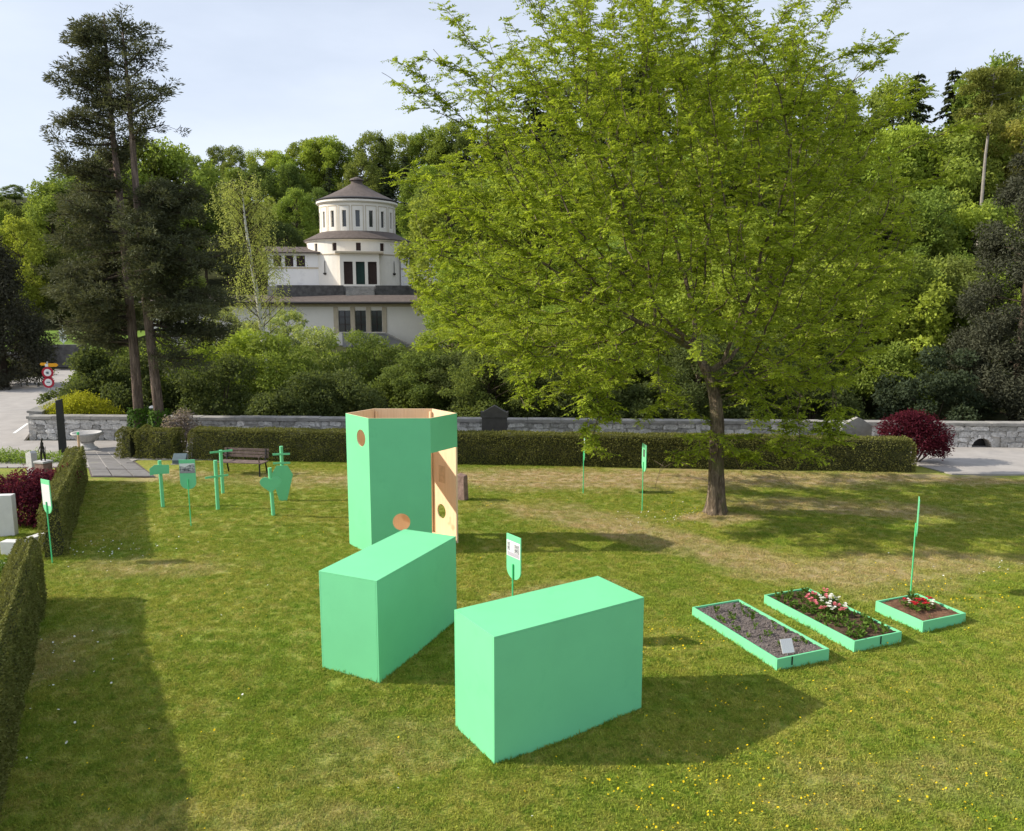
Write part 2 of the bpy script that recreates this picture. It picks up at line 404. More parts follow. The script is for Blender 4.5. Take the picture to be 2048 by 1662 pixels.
# flagged path from the road into the lawn
path = tag(MB().add([tuple(G(165, 901))[:2]+(.012,), tuple(G(240, 901))[:2]+(.012,), tuple(G(312, 955))[:2]+(.012,), tuple(G(182, 955))[:2]+(.012,)], [(0, 3, 2, 1)]).build('path', M['gravel']), kind='structure')
a, b, c, d = [Vector(G(*p)) for p in ((168, 905), (238, 905), (308, 954), (184, 954))]
for i in range(4):
    for j in range(3):
        q = []
        for (s, t) in ((j, i), (j+1, i), (j+1, i+1), (j, i+1)):
            ss = (s+(.03 if s == j else -.03))/3; tt = (t+(.035 if t == i else -.035))/4
            q.append(a.lerp(b, ss).lerp(d.lerp(c, ss), tt))
        mb = MB(); z1 = .04+random.uniform(-.006, .006)
        mb.add([(p.x, p.y, .0) for p in q]+[(p.x, p.y, z1) for p in q], [(0, 1, 2, 3), (4, 5, 6, 7), (0, 1, 5, 4), (1, 2, 6, 5), (2, 3, 7, 6), (3, 0, 4, 7)])
        mb.build('paving_slab', M['flag'], path, bevel=.01)
# painted line on the road at the left junction
p0, p1 = G(28, 868), G(56, 848); dv = (p1-p0).normalized(); pv = Vector((-dv.y, dv.x, 0))*.06
mk = MB().add([(p.x, p.y, .036) for p in (p0-pv, p1-pv, p1+pv, p0+pv)], [(0, 1, 2, 3)]).build('road_marking', M['white'])
tag(mk, kind='structure')

# grass blades (one object, nobody could count them)
tcol = bpy.data.collections.new('grass_tufts')
for k in range(5):
    nb = 50; g2 = np.random.default_rng(50+k)
    rr = .095*np.sqrt(g2.random(nb)); th = g2.random(nb)*6.283
    P = np.stack([rr*np.cos(th), rr*np.sin(th), np.full(nb, -.01)], -1)
    lean = g2.normal(size=(nb, 3))*.6; lean[:, 2] = .75+g2.random(nb)*.5; lean = unit(lean)
    side = unit(np.cross(lean, rdir(nb, g2))); hgt = (.024+.032*g2.random(nb))[:, None]; wd = (.0026+.0024*g2.random(nb))[:, None]
    bend = unit(g2.normal(size=(nb, 3))*np.array([1, 1, .1]))*hgt*.4
    Vt = np.stack([P-side*wd, P+side*wd, P+lean*hgt*.6+side*wd*.8+bend*.3, P+lean*hgt*.6-side*wd*.8+bend*.3, P+lean*hgt+bend-np.array([0, 0, .004])], 1)
    base = np.arange(nb)[:, None]*5
    T = np.concatenate([base+np.array([[0, 1, 2]]), base+np.array([[0, 2, 3]]), base+np.array([[3, 2, 4]])], 0)
    me = np_mesh('grass_tuft', Vt.reshape(-1, 3), T, M['blade'], np.repeat(g2.random(nb), 5))
    tcol.objects.link(bpy.data.objects.new('grass_tuft', me))
def scatter(name, V, Fq, dens, seed, smin, smax, col, dattr=None):
    me = np_mesh(name, V, Fq, M['blade'])
    if dattr is not None:
        a = me.attributes.new('dens', 'FLOAT', 'POINT'); a.data.foreach_set('value', np.asarray(dattr, np.float32))
    o = link(name, me)
    ng = bpy.data.node_groups.new(name, 'GeometryNodeTree')
    ng.interface.new_socket('Geometry', in_out='INPUT', socket_type='NodeSocketGeometry')
    ng.interface.new_socket('Geometry', in_out='OUTPUT', socket_type='NodeSocketGeometry')
    n, l = ng.nodes, ng.links
    gi = n.new('NodeGroupInput'); go = n.new('NodeGroupOutput')
    dp = n.new('GeometryNodeDistributePointsOnFaces'); dp.inputs['Density'].default_value = dens; dp.inputs['Seed'].default_value = seed
    if dattr is not None:
        na = n.new('GeometryNodeInputNamedAttribute'); na.data_type = 'FLOAT'; na.inputs['Name'].default_value = 'dens'
        l.new(na.outputs['Attribute'], dp.inputs['Density'])
    ci = n.new('GeometryNodeCollectionInfo'); ci.inputs['Collection'].default_value = col
    ci.inputs['Separate Children'].default_value = True; ci.inputs['Reset Children'].default_value = True
    ip = n.new('GeometryNodeInstanceOnPoints'); ip.inputs['Pick Instance'].default_value = True
    rv = n.new('FunctionNodeRandomValue'); rv.data_type = 'FLOAT_VECTOR'
    rv.inputs[0].default_value = (-.12, -.12, 0); rv.inputs[1].default_value = (.12, .12, 6.283)
    rs = n.new('FunctionNodeRandomValue'); rs.data_type = 'FLOAT'; rs.inputs[2].default_value = smin; rs.inputs[3].default_value = smax
    l.new(gi.outputs[0], dp.inputs['Mesh']); l.new(dp.outputs['Points'], ip.inputs['Points']); l.new(ci.outputs[0], ip.inputs['Instance'])
    l.new(rv.outputs[0], ip.inputs['Rotation']); l.new(rs.outputs[1], ip.inputs['Scale']); l.new(ip.outputs[0], go.inputs[0])
    md = o.modifiers.new('scatter', 'NODES'); md.node_group = ng
    return o
V, Fq = grid(-20, 27, 5.5, 26.7, 95, 43, lambda X, Y: und(X, Y)*sstep(25.6, 24, Y))
# drop cells outside the view and on the flagged path
fc = V[Fq].mean(1)
keep = (np.abs(fc[:, 0]) < fc[:, 1]*.70+1.0) & ~((fc[:, 1] > 23.6) & (fc[:, 0] < -11.2)) & ~((fc[:, 1] > 24.3) & (fc[:, 0] > 12.6)) & ~((fc[:, 1] > 25.2) & (fc[:, 0] > 3))
used, inv = np.unique(Fq[keep], return_inverse=True); V = V[used]; Fq = inv.reshape(-1, 4)
dn = np.where(V[:, 1] < 12, 210, np.where(V[:, 1] < 18, 150, 100))
def drymask(x, y):
    out = np.zeros_like(x)
    for (cx, cy), (sx, sy), a, s in DRY:
        ca, sa = math.cos(R(a)), math.sin(R(a)); dx, dy = x-cx, y-cy
        q = np.hypot((dx*ca+dy*sa)/sx, (-dx*sa+dy*ca)/sy); out = np.maximum(out, s*(1-sstep(.5, 1.2, q)))
    return out
dn = dn*(1-.45*drymask(V[:, 0], V[:, 1]))
tag(scatter('grass', V, Fq, 100, 3, .75, 1.35, tcol, dn), 'short mown grass with dry straw patches across the lawn', 'grass', kind='stuff')

# buttercups and daisies in the lawn
def dots(n, P, size, mat, name, label, seed, hz=(.04, .075)):
    g2 = np.random.default_rng(seed); n = len(P)
    z = und(P[:, 0], P[:, 1])+hz[0]+(hz[1]-hz[0])*g2.random(n)
    Vv = []; Ff = []; base = 0
    k = 6; ang = np.arange(k)*2*np.pi/k
    for i in range(n):
        r = size*(.7+.6*g2.random()); tl = g2.normal(size=2)*.35
        ring = np.stack([P[i, 0]+r*np.cos(ang), P[i, 1]+r*np.sin(ang), z[i]+r*.35+r*(np.cos(ang)*tl[0]+np.sin(ang)*tl[1])], -1)
        Vv.append(ring); Vv.append([[P[i, 0], P[i, 1], z[i]]]); 
        for j in range(k): Ff.append((base+j, base+(j+1) % k, base+k))
        base += k+1
    me = np_mesh(name, np.concatenate(Vv), np.array(Ff), mat, g2.random(base))
    return tag(link(name, me), label, 'flowers', kind='stuff')
g2 = np.random.default_rng(21)
cl = [(2.6, 8.6, 1.2, 90), (1.6, 8.2, .9, 60), (4.9, 8.3, 1.0, 90), (3.4, 7.9, 1.0, 60), (5.6, 9.4, 1.4, 60), (2.7, 12.3, .7, 80), (3.2, 10.2, 1.0, 60), (8.0, 14.2, 1.0, 110), (9.0, 14.0, 1.0, 60), (4.6, 20.4, .7, 60), (1.2, 8.4, .8, 25), (-4, 9, 2.5, 30), (-3, 8, 2.0, 20),
      (-5, 18, 2.6, 60), (4.2, 20.6, 1.0, 40), (7.0, 20.6, .8, 25), (-.6, 20.2, 1.2, 30), (-5.5, 13, 2.5, 25), (9.0, 12.5, 2, 40), (1.0, 16, 2, 20)]
P = np.concatenate([np.array([[x, y]])+g2.normal(size=(k, 2))*s*np.where(g2.random((k, 1)) < .6, .45, 1.2) for x, y, s, k in cl])
P = P[(P[:, 1] > 6.5) & (P[:, 1] < 24)]; P = P[rng.random(len(P)) < .85]
dots(0, P, .0115, M['petal_yellow'], 'buttercups', 'tiny yellow buttercups dotted through the lawn', 5)
cl = [(-7.5, 11.2, .8, 50), (-6.6, 9.3, .5, 25), (-8.4, 16.8, .7, 45), (-9.2, 17.2, .4, 25), (3.4, 19.4, .5, 30), (4.5, 19.9, .5, 30), (9.9, 15.6, .9, 25), (-6.3, 8.4, .4, 14), (-4, 10, 3, 10)]
P = np.concatenate([np.array([[x, y]])+g2.normal(size=(k, 2))*s for x, y, s, k in cl])
dots(0, P, .014, M['petal_white'], 'daisies', 'tiny white daisies scattered near the clipped hedges', 6)

def fringe(segs, per_m, name, label, seed):
    g2 = np.random.default_rng(seed); P = []
    for a_, b_ in segs:
        a_, b_ = np.array(a_), np.array(b_); n = int(np.linalg.norm(b_-a_)*per_m); t = g2.random(n); nb_ = np.array([(b_-a_)[1], -(b_-a_)[0]]); nb_ = nb_/np.linalg.norm(nb_)
        keep = np.sin(t*17+seed)*np.sin(t*41+2)+g2.random(n)*1.2 > .35; t = t[keep]
        P.append(a_+(b_-a_)*t[:, None]+nb_*(.012+.05*g2.random((len(t), 1))**2))
    P = np.concatenate(P); n = len(P); P3 = np.stack([P[:, 0], P[:, 1], und(P[:, 0], P[:, 1])], -1)
    d = g2.normal(size=(n, 3))*.35; d[:, 2] = 1; hgt = .03+.075*g2.random(n)**2; V, Fq = leaf_arrays(P3, d, rdir(n, g2)*np.array([1, 1, .2]), hgt, .007+.005*g2.random(n))
    return tag(link(name, np_mesh(name, V, Fq, M['blade'], np.repeat(g2.random(n), 4))), label, 'grass', kind='stuff')
def rect(c, ang, L, Wd):
    ca, sa = math.cos(ang), math.sin(ang); p = [(0, 0), (L, 0), (L, Wd), (0, Wd)]; p = [(c[0]+x*ca-y*sa, c[1]+x*sa+y*ca) for x, y in p]; return [(p[i], p[(i+1) % 4]) for i in range(4)]
sg_ = rect((-.215, 8.97), math.atan2(1.28, 2.01), 2.38, 1.0)+rect((-1.94, 10.88), math.atan2(2.16, .98), 2.38, 1.03)
for c_, L_ in (((3.98, 11.2), 2.2), ((5.41, 11.83), 2.15), ((6.89, 12.6), 1.0)): sg_ += rect(c_, R(21.7), 1.0, L_)
fringe(sg_, 120, 'grass_fringe', 'longer grass blades along the foot of boxes and bed frames', 91)

# ---------------------------------------------------------------- wall surfaces with openings
def grid_wall(mb, us, vs, opens, fn, depth=.2, mi=0):
    """opens: (u0,u1,v0,v1); fn(u,v,d) -> point; openings get reveals of the given depth"""
    us = sorted(set(us) | {o[0] for o in opens} | {o[1] for o in opens}); vs = sorted(set(vs) | {o[2] for o in opens} | {o[3] for o in opens})
    for i in range(len(us)-1):
        for j in range(len(vs)-1):
            um, vm = (us[i]+us[i+1])/2, (vs[j]+vs[j+1])/2
            if any(o[0] < um < o[1] and o[2] < vm < o[3] for o in opens): continue
            mb.add([fn(us[i], vs[j], 0), fn(us[i+1], vs[j], 0), fn(us[i+1], vs[j+1], 0), fn(us[i], vs[j+1], 0)], [(0, 1, 2, 3)], mi)
    for u0, u1, v0, v1 in opens:
        for (a, b) in (((u0, v0), (u1, v0)), ((u1, v0), (u1, v1)), ((u1, v1), (u0, v1)), ((u0, v1), (u0, v0))):
            mb.add([fn(*a, 0), fn(*b, 0), fn(*b, depth), fn(*a, depth)], [(0, 1, 2, 3)], mi)

def glassmat():
    m, n, l, b = newmat('window_glass')
    b.inputs['Base Color'].default_value = (.03, .035, .04, 1); b.inputs['Roughness'].default_value = .12; b.inputs['Specular IOR Level'].default_value = .8
    return m
M['glass'] = glassmat()

# ---------------------------------------------------------------- chapel on the slope
CX, CY = W(717, 500, 88).x, 88.0
chapel = thing('chapel', 'cream round chapel with domed brown roof on the wooded slope', 'chapel', (CX, CY, 0), math.atan2(-CX, CY))
def zc(y, Y): return W(717, y, Y).z
zU1, zU0 = zc(404, 84), zc(462, 84); rU = 4.05
zL1, zL0 = zc(480, 82.5), zc(571, 82.5); rL = 5.45
def cyl(r): return lambda u, v, d: (math.sin(u)*(r-d), -math.cos(u)*(r-d), v)
angs = [R(a) for a in range(-180, 181, 5)]
op = []; wa = [R(a) for a in range(-171, 180, 19)]
wz0, wz1 = zc(453, 84), zc(420, 84)
for k in range(-9, 10):
    a = k*R(20.0); op.append((a-.055, a+.055, wz0, wz1))
mb = MB(); grid_wall(mb, angs, [zU0-.8, zU1], op[1:-1], cyl(rU), .25); up = mb.build('drum_wall', M['render'], chapel)
for o in op[4:-4]:
    w = MB(); f = cyl(rU-.2); w.add([f(o[0], o[2], 0), f(o[1], o[2], 0), f(o[1], o[3], 0), f(o[0], o[3], 0)], [(0, 1, 2, 3)]); w.build('window', M['glass'], chapel)
    a = (o[0]+o[1])/2; rr = MB()
    for s in (-1, 1):                                     # raised panel frame round each slit window
        f = cyl(rU+.035); aa = a+s*.145
        rr.add([f(aa-.008, wz0-.55, 0), f(aa+.008, wz0-.55, 0), f(aa+.008, wz1+.45, 0), f(aa-.008, wz1+.45, 0)], [(0, 1, 2, 3)])
    f = cyl(rU+.035); us = np.linspace(a-.153, a+.153, 5)
    for i in range(4): rr.add([f(us[i], wz1+.45, 0), f(us[i+1], wz1+.45, 0), f(us[i+1], wz1+.52, 0), f(us[i], wz1+.52, 0)], [(0, 1, 2, 3)])
    rr.build('panel_frame', M['trim'], chapel)
mb = MB(); mb.lathe([(rU-.05, zU1-.02), (rU+.12, zU1), (rU+.3, zU1+.12), (rU+.3, zU1+.3), (rU+.1, zU1+.34)], 72); mb.build('cornice', M['render'], chapel)
zr = zU1+.35; za = zc(368, 88)
mb = MB(); mb.lathe([(rU+.32, zr-.02), (rU+.36, zr+.12), (rU+.05, zr+.25)], 72, mi=1)
mb.lathe([(rU+.1, zr+.22), (rU*.72, zr+.22+(za-zr-.22)*.31), (rU*.42, zr+.22+(za-zr-.22)*.645), (.62, za)], 48); rf = mb.build('roof', [M['roof'], M['roof_edge']], chapel)
mb = MB(); mb.lathe([(.62, za-.05), (.6, za+.3), (.78, za+.34), (.7, za+.5), (.05, za+.75)], 16); mb.build('lantern', M['roof'], rf)
# lower drum
op2 = []
sz0, sz1 = zc(501, 82.5), zc(485, 82.5)
for k in range(-4, 5):
    a = k*R(26.5); op2.append((a-.045, a+.045, sz0, sz1))
mb = MB(); grid_wall(mb, angs, [zL0-3.0, zL1], op2, cyl(rL), .25); mb.build('lower_drum_wall', M['render'], chapel)
for o in op2:
    w = MB(); f = cyl(rL-.2); w.add([f(o[0], o[2], 0), f(o[1], o[2], 0), f(o[1], o[3], 0), f(o[0], o[3], 0)], [(0, 1, 2, 3)]); w.build('window', M['door'], chapel)
zb = zc(508, 82.5)
mb = MB(); mb.lathe([(rL-.1, zb-.05), (rL+.05, zb-.05), (rL+.07, zb+.05), (rL-.1, zb+.08)], 72); mb.build('string_course', M['trim'], chapel)
mb = MB(); mb.lathe([(rL-.05, zL1-.05), (rL+.18, zL1), (rL+.28, zL1+.12), (rL+.1, zL1+.16)], 72); mb.build('cornice', M['render'], chapel)
mb = MB(); mb.lathe([(rL+.32, zL1+.1), (rL+.34, zL1+.2), (rU-.1, zU0+.1)], 72); mb.build('lower_roof', M['roof'], chapel)
# portico
mpx = 83/F
px0, px1 = (681-717)*mpx*1.0, (756-717)*mpx
pz0, pz1 = zc(571, 81.6), zc(507, 81.6); py = 81.6-CY
fl = lambda u, v, d: (u, py+d, v)
dd = [((688-717)*mpx, (705-717)*mpx), ((711-717)*mpx, (728-717)*mpx), ((734-717)*mpx, (751-717)*mpx)]
dz1 = zc(523, 81.6)
mb = MB(); grid_wall(mb, [px0, px1], [pz0-2.4, pz1], [(a, b, pz0+.12, dz1) for a, b in dd], fl, .5)
mb.box(px0+.003, px0+.2, py+.01, py+2.5, pz0-2.4, pz1-.003); mb.box(px1-.2, px1-.003, py+.01, py+2.5, pz0-2.4, pz1-.003)
mb.build('portico_wall', M['render'], chapel)
mb = MB(); mb.box(px0-.45, px1+.45, py-.35, py+2.4, pz1, pz1+.22); mb.build('portico_canopy', M['trim'], chapel, bevel=.03)
for i, (a, b) in enumerate(dd):
    mb = MB(); mb.box(a+.002, b-.002, py+.42, py+.5, pz0+.12, dz1, 0); dr = mb.build('door', M['door_green'] if i == 1 else M['door'], chapel)
    mb = MB(); mb.box(a+.06, (a+b)/2-.03, py+.39, py+.425, pz0+.3, dz1-.15); mb.box((a+b)/2+.03, b-.06, py+.39, py+.425, pz0+.3, dz1-.15); mb.build('door_leaf', M['door_green'] if i == 1 else M['door'], dr)
# wall lamps either side of the portico
for s in (-1, 1):
    mb = MB(); q = (px0-1.6) if s < 0 else (px1+1.6); yy = -math.sqrt(rL*rL-q*q)-.1
    mb.lathe([(.02, pz0+1.1), (.16, pz0+1.2), (.2, pz0+1.3), (.03, pz0+1.35), (.03, pz0+2.4), (.01, pz0+2.6)], 8, (q, yy)); mb.build('wall_lamp', M['bronze'], chapel)
# wings
for s, x0, x1 in ((-1, 545, 640), (1, 798, 880)):
    wy = 84.5-CY; zt = zc(508, 84.5); z0 = zc(575, 84.5); mm = 85/F
    a, b = (x0-717)*mm, (x1-717)*mm
    wz = (zc(534, 84.5), zc(512, 84.5))
    xs = ((556, 571), (577, 593), (599, 615)) if s < 0 else ((815, 831), (838, 854))
    oo = [((p-717)*mm, (q-717)*mm)+wz for p, q in xs]
    mb = MB(); grid_wall(mb, [a, b], [z0-2.5, zt], oo, lambda u, v, d: (u, wy+d, v), .3)
    e = a if s < 0 else b
    mb.box(min(e, e-s*.2)+.002*s, max(e, e-s*.2)+.002*s, wy+.01, wy+5, z0-2.5, zt-.003)
    wg = mb.build('wing_wall', M['render_white'], chapel)
    for o in oo:
        w = MB(); w.box(o[0], o[1], wy+.26, wy+.3, o[2], o[3]); w.build('window', M['door'], chapel)
    mb = MB(); mb.box(a+.01, b-.01, wy-.05, wy+.02, wz[0]-.22, wz[0]-.06); mb.build('string_course', M['trim'], chapel)
    mb = MB(); ea, eb = (a-.4, b+.2) if s < 0 else (a-.2, b+.4)
    mb.add([(ea, wy-.5, zt), (eb, wy-.5, zt), (eb, wy+5.2, zt), (ea, wy+5.2, zt), (ea, wy-.5, zt+.12), (eb, wy-.5, zt+.12), (eb, wy+3, zt+.85), (ea, wy+3, zt+.85), (ea, wy+5.2, zt+.5), (eb, wy+5.2, zt+.5)],
           [(0, 1, 2, 3), (0, 1, 5, 4), (4, 5, 6, 7), (7, 6, 9, 8), (8, 9, 2, 3), (0, 4, 7, 8, 3), (1, 5, 6, 9, 2)]); mb.build('wing_roof', M['roof'], chapel)
# terrace wall, steps and ground under the chapel
tz = zc(571, 79.5); ty = 79.5-CY; m8 = 79.5/F
mb = MB(); mb.box((560-717)*m8, (686-717)*m8, ty, ty+.6, tz-2.6, tz+.02); mb.box((748-717)*m8, (890-717)*m8, ty, ty+.6, tz-2.6, tz+.02); mb.build('terrace_wall', M['darkstone'], chapel)
mb = MB(); mb.box((540-717)*m8, (900-717)*m8, ty+.602, 14, tz-6, tz-.06); mb.build('terrace', M['coping'], chapel)
for k in range(7):
    mb = MB(); w0 = (688+2-717)*m8; mb.box(w0, (746-717)*m8, ty-.9+.25*k, ty+.9, tz-1.25+.17*k, tz-1.25+.17*(k+1)-.003*(k % 2)); mb.build('step', M['coping'], chapel)
# ---------------------------------------------------------------- long lower hall in front of the terrace
hy = 76.5; hm = hy/F*.995
hall = thing('lower_hall', 'long low cream hall with three tall windows below the chapel', 'building', (W(717, 640, hy).x, hy, 0))
hz1, hz0 = zc(607, hy), zc(667, hy)
hx0, hx1 = (300-717)*hm, (905-717)*hm
oo = [((p-717)*hm, (q-717)*hm, zc(664, hy), zc(621, hy)) for p, q in ((677, 701), (710, 732), (742, 764))]
mb = MB(); grid_wall(mb, [hx0, hx1], [hz0-3.5, hz1], oo, lambda u, v, d: (u, d, v), .3)
mb.box(hx0, hx0+.2, .01, 2.5, hz0-3.5, hz1-.003); mb.box(hx1-.2, hx1, .01, 2.5, hz0-3.5, hz1-.003); mb.build('wall', M['render'], hall)
for o in oo:
    w = MB(); w.box(o[0], o[1], .25, .3, o[2], o[3]); ww = w.build('window', M['glass'], hall)
    w = MB(); xm = (o[0]+o[1])/2; w.box(xm-.03, xm+.03, .19, .252, o[2], o[3])
    for zz in (.36, .7): w.box(o[0], o[1], .2, .255, o[2]+(o[3]-o[2])*zz-.025, o[2]+(o[3]-o[2])*zz+.025)
    w.build('frame', M['door'], ww)
for xx in (672, 705.5, 737, 769):
    mb = MB(); mb.box((xx-4.2-717)*hm, (xx+4.2-717)*hm, -.09, -.005, zc(665, hy)-.06, zc(619, hy)+.25); mb.build('pilaster', M['trim'], hall)
mb = MB(); mb.box(hx0, hx1, -.06, -.003, hz1-.3, hz1-.02); mb.build('frieze', M['trim'], hall)
mb = MB(); mb.add([(hx0-.5, -.8, hz1), (hx1+.5, -.8, hz1), (hx1+.5, -.8, hz1+.14), (hx0-.5, -.8, hz1+.14), (hx0-.5, 2.6, hz1+.82), (hx1+.5, 2.6, hz1+.82), (hx0-.5, 2.6, hz1), (hx1+.5, 2.6, hz1)],
                  [(0, 1, 2, 3), (3, 2, 5, 4), (0, 3, 4, 6), (1, 7, 5, 2), (4, 5, 7, 6), (0, 6, 7, 1)]); rf = mb.build('roof', M['roof'], hall)
mb = MB(); mb.tube([(hx0-.5, -.87, hz1+.08), (hx1+.5, -.87, hz1+.08)], .11, 8); mb.build('gutter', M['roof_edge'], rf)
mb = MB(); mb.tube([((541-717)*hm, -.08, hz1), ((541-717)*hm, -.08, hz0-1)], .05, 6); mb.build('downpipe', M['roof_edge'], hall)
# grey ramp wall at the right foot of the hall
ramp_w = thing('ramp_wall', 'grey sloping ramp wall at the foot of the long hall', 'wall', (W(717, 680, 74.5).x, 74.5, 0))
m7 = 74.5/F
mb = MB(); z1 = zc(668, 74.5); z2 = zc(694, 74.5); zz = zc(740, 74.5)
mb.prism([((685-717)*m7, zz), ((905-717)*m7, zz), ((905-717)*m7, z2), ((822-717)*m7, z2), ((770-717)*m7, z1), ((685-717)*m7, z1)], 0, .5); mb.build('wall_body', M['ramp'], ramp_w)
mb = MB(); mb.box((830-717)*m7, (838-717)*m7, -.4, -.02, zz, zc(693, 74.5)); mb.build('pier', M['render_white'], ramp_w)
mb = MB(); mb.prism([((684-717)*m7, z1+.005), ((770-717)*m7, z1+.005), ((822-717)*m7, z2+.005), ((906-717)*m7, z2+.005), ((906-717)*m7, z2+.15), ((822-717)*m7, z2+.15), ((770-717)*m7, z1+.15), ((684-717)*m7, z1+.15)], -.06, .56); mb.build('coping', M['coping'], ramp_w)

# ---------------------------------------------------------------- rubble wall along the road
WA, WB = Vector((-19.2, 30.95, 0)), Vector((27, 28.72, 0))
wl = (WB-WA).length; wang = math.atan2((WB-WA).y, (WB-WA).x)
swall = thing('stone_wall', 'low rubble stone wall with flat coping along the far side of the road', 'wall', WA, wang)
ax = (W(1962, 890, 29.2).x-WA.x)/math.cos(wang); ar = .36
arc = [(ax+ar*math.cos(t), .02+ar*math.sin(t)) for t in np.linspace(math.pi, 0, 13)]
mb = MB(); poly = [(0, -.1), (ax-ar, -.1)]+arc+[(ax+ar, -.1), (wl, -.1), (wl, .84), (0, .84)]
bm = bmesh.new(); vs = [bm.verts.new((x, .03, z)) for x, z in poly]; f = bm.faces.new(vs)
ex = bmesh.ops.extrude_face_region(bm, geom=[f]); bmesh.ops.translate(bm, vec=(0, .36, 0), verts=[v for v in ex['geom'] if isinstance(v, bmesh.types.BMVert)])
bmesh.ops.recalc_face_normals(bm, faces=bm.faces); me = bpy.data.meshes.new('wall_core'); bm.to_mesh(me); bm.free(); me.materials.append(M['mortar']); link('wall_core', me, swall)
MB().box(ax-.5, ax+.5, .40, .45, -.1, .5).build('drain_shade_plate', M['black'], swall)  # added black plate behind the arch, standing for the shade inside the drain
g3 = random.Random(3)
smesh = []
for k in range(8):
    mb = MB(); mb.box(-.5, .5, -.5, .5, -.5, .5); o = mb.build('stone', M['stone'])
    bm = bmesh.new(); bm.from_mesh(o.data); bmesh.ops.subdivide_edges(bm, edges=bm.edges[:], cuts=1)
    for v in bm.verts:
        r = max(abs(v.co.x), abs(v.co.z)); v.co += Vector([g3.uniform(-.11, .11) for _ in range(3)])
        if abs(v.co.x) > .4 and abs(v.co.z) > .4: v.co.x *= .86; v.co.z *= .86
        if v.co.y < -.4 and r < .3: v.co.y -= .25*g3.random()
    me = o.data; bm.to_mesh(me); bm.free(); bpy.data.objects.remove(o); smesh.append(me)
for row in range(4):
    x = g3.uniform(0, .2)
    while x < wl-.2:
        w = g3.choice((g3.uniform(.22, .36), g3.uniform(.34, .66))); hh = .20
        wx = WA.x+x
        vis = (wx < -12.5 or wx > 12.8) if row < 2 else True
        if abs(x+w/2-ax) < ar+.25 and row < 2: vis = False
        if vis and wx < 21:
            link('stone', g3.choice(smesh), swall, (x+w/2, .03, .02+row*.205+.1+g3.uniform(-.03, .03)), (0, g3.uniform(-.14, .14), 0), (w-.01, .10, hh*g3.uniform(.78, 1.12)))
        x += w
for k in range(11):                                          # ring stones of the drain arch
    t = math.pi*(k+.5)/11
    link('arch_stone', smesh[k % 8], swall, (ax+(ar+.07)*math.cos(t), .03, .02+(ar+.07)*math.sin(t)), (0, -t+math.pi/2, 0), (.115, .11, .15))
x = 0
while x < wl-.3:
    w = min(g3.uniform(1.0, 1.7), wl-x)
    mb = MB(); mb.box(x+.006, x+w-.006, -.09, .46, .845, .965+g3.uniform(-.012, .012)); mb.build('coping_slab', M['coping'], swall, bevel=.012); x += w
# wall return / dark sloping slab by the road
sl_ = thing('sloping_slab', 'dark sloping stone stair cheek at the end of the rubble wall', 'wall', (0, 0, 0))
pa, pb, pc = W(58, 832, 31.5), W(84, 832, 31.7), W(138, 782, 37.5)
mb = MB(); mb.add([(pa.x, pa.y, -.1), (pb.x, pb.y, -.1), (pc.x+.4, pc.y, 0), (pc.x-.3, pc.y, 0), (pa.x, pa.y, 1.0), (pb.x, pb.y, .95), (pc.x+.4, pc.y, 1.0), (pc.x-.3, pc.y, 1.0)],
                 [(0, 3, 2, 1), (4, 5, 6, 7), (0, 1, 5, 4), (1, 2, 6, 5), (2, 3, 7, 6), (3, 0, 4, 7)]); mb.build('slab_body', M['granite'], sl_, bevel=.02)
mb = MB(); mb.add([(pa.x-.05, pa.y-.05, 1.004), (pb.x+.04, pb.y-.05, .954), (pc.x+.25, pc.y, 1.004), (pc.x-.2, pc.y, 1.004), (pa.x-.05, pa.y-.05, 1.09), (pb.x+.04, pb.y-.05, 1.03), (pc.x+.25, pc.y, 1.09), (pc.x-.2, pc.y, 1.09)],
                 [(0, 3, 2, 1), (4, 5, 6, 7), (0, 1, 5, 4), (1, 2, 6, 5), (2, 3, 7, 6), (3, 0, 4, 7)]); mb.build('coping_slab', M['coping'], sl_)

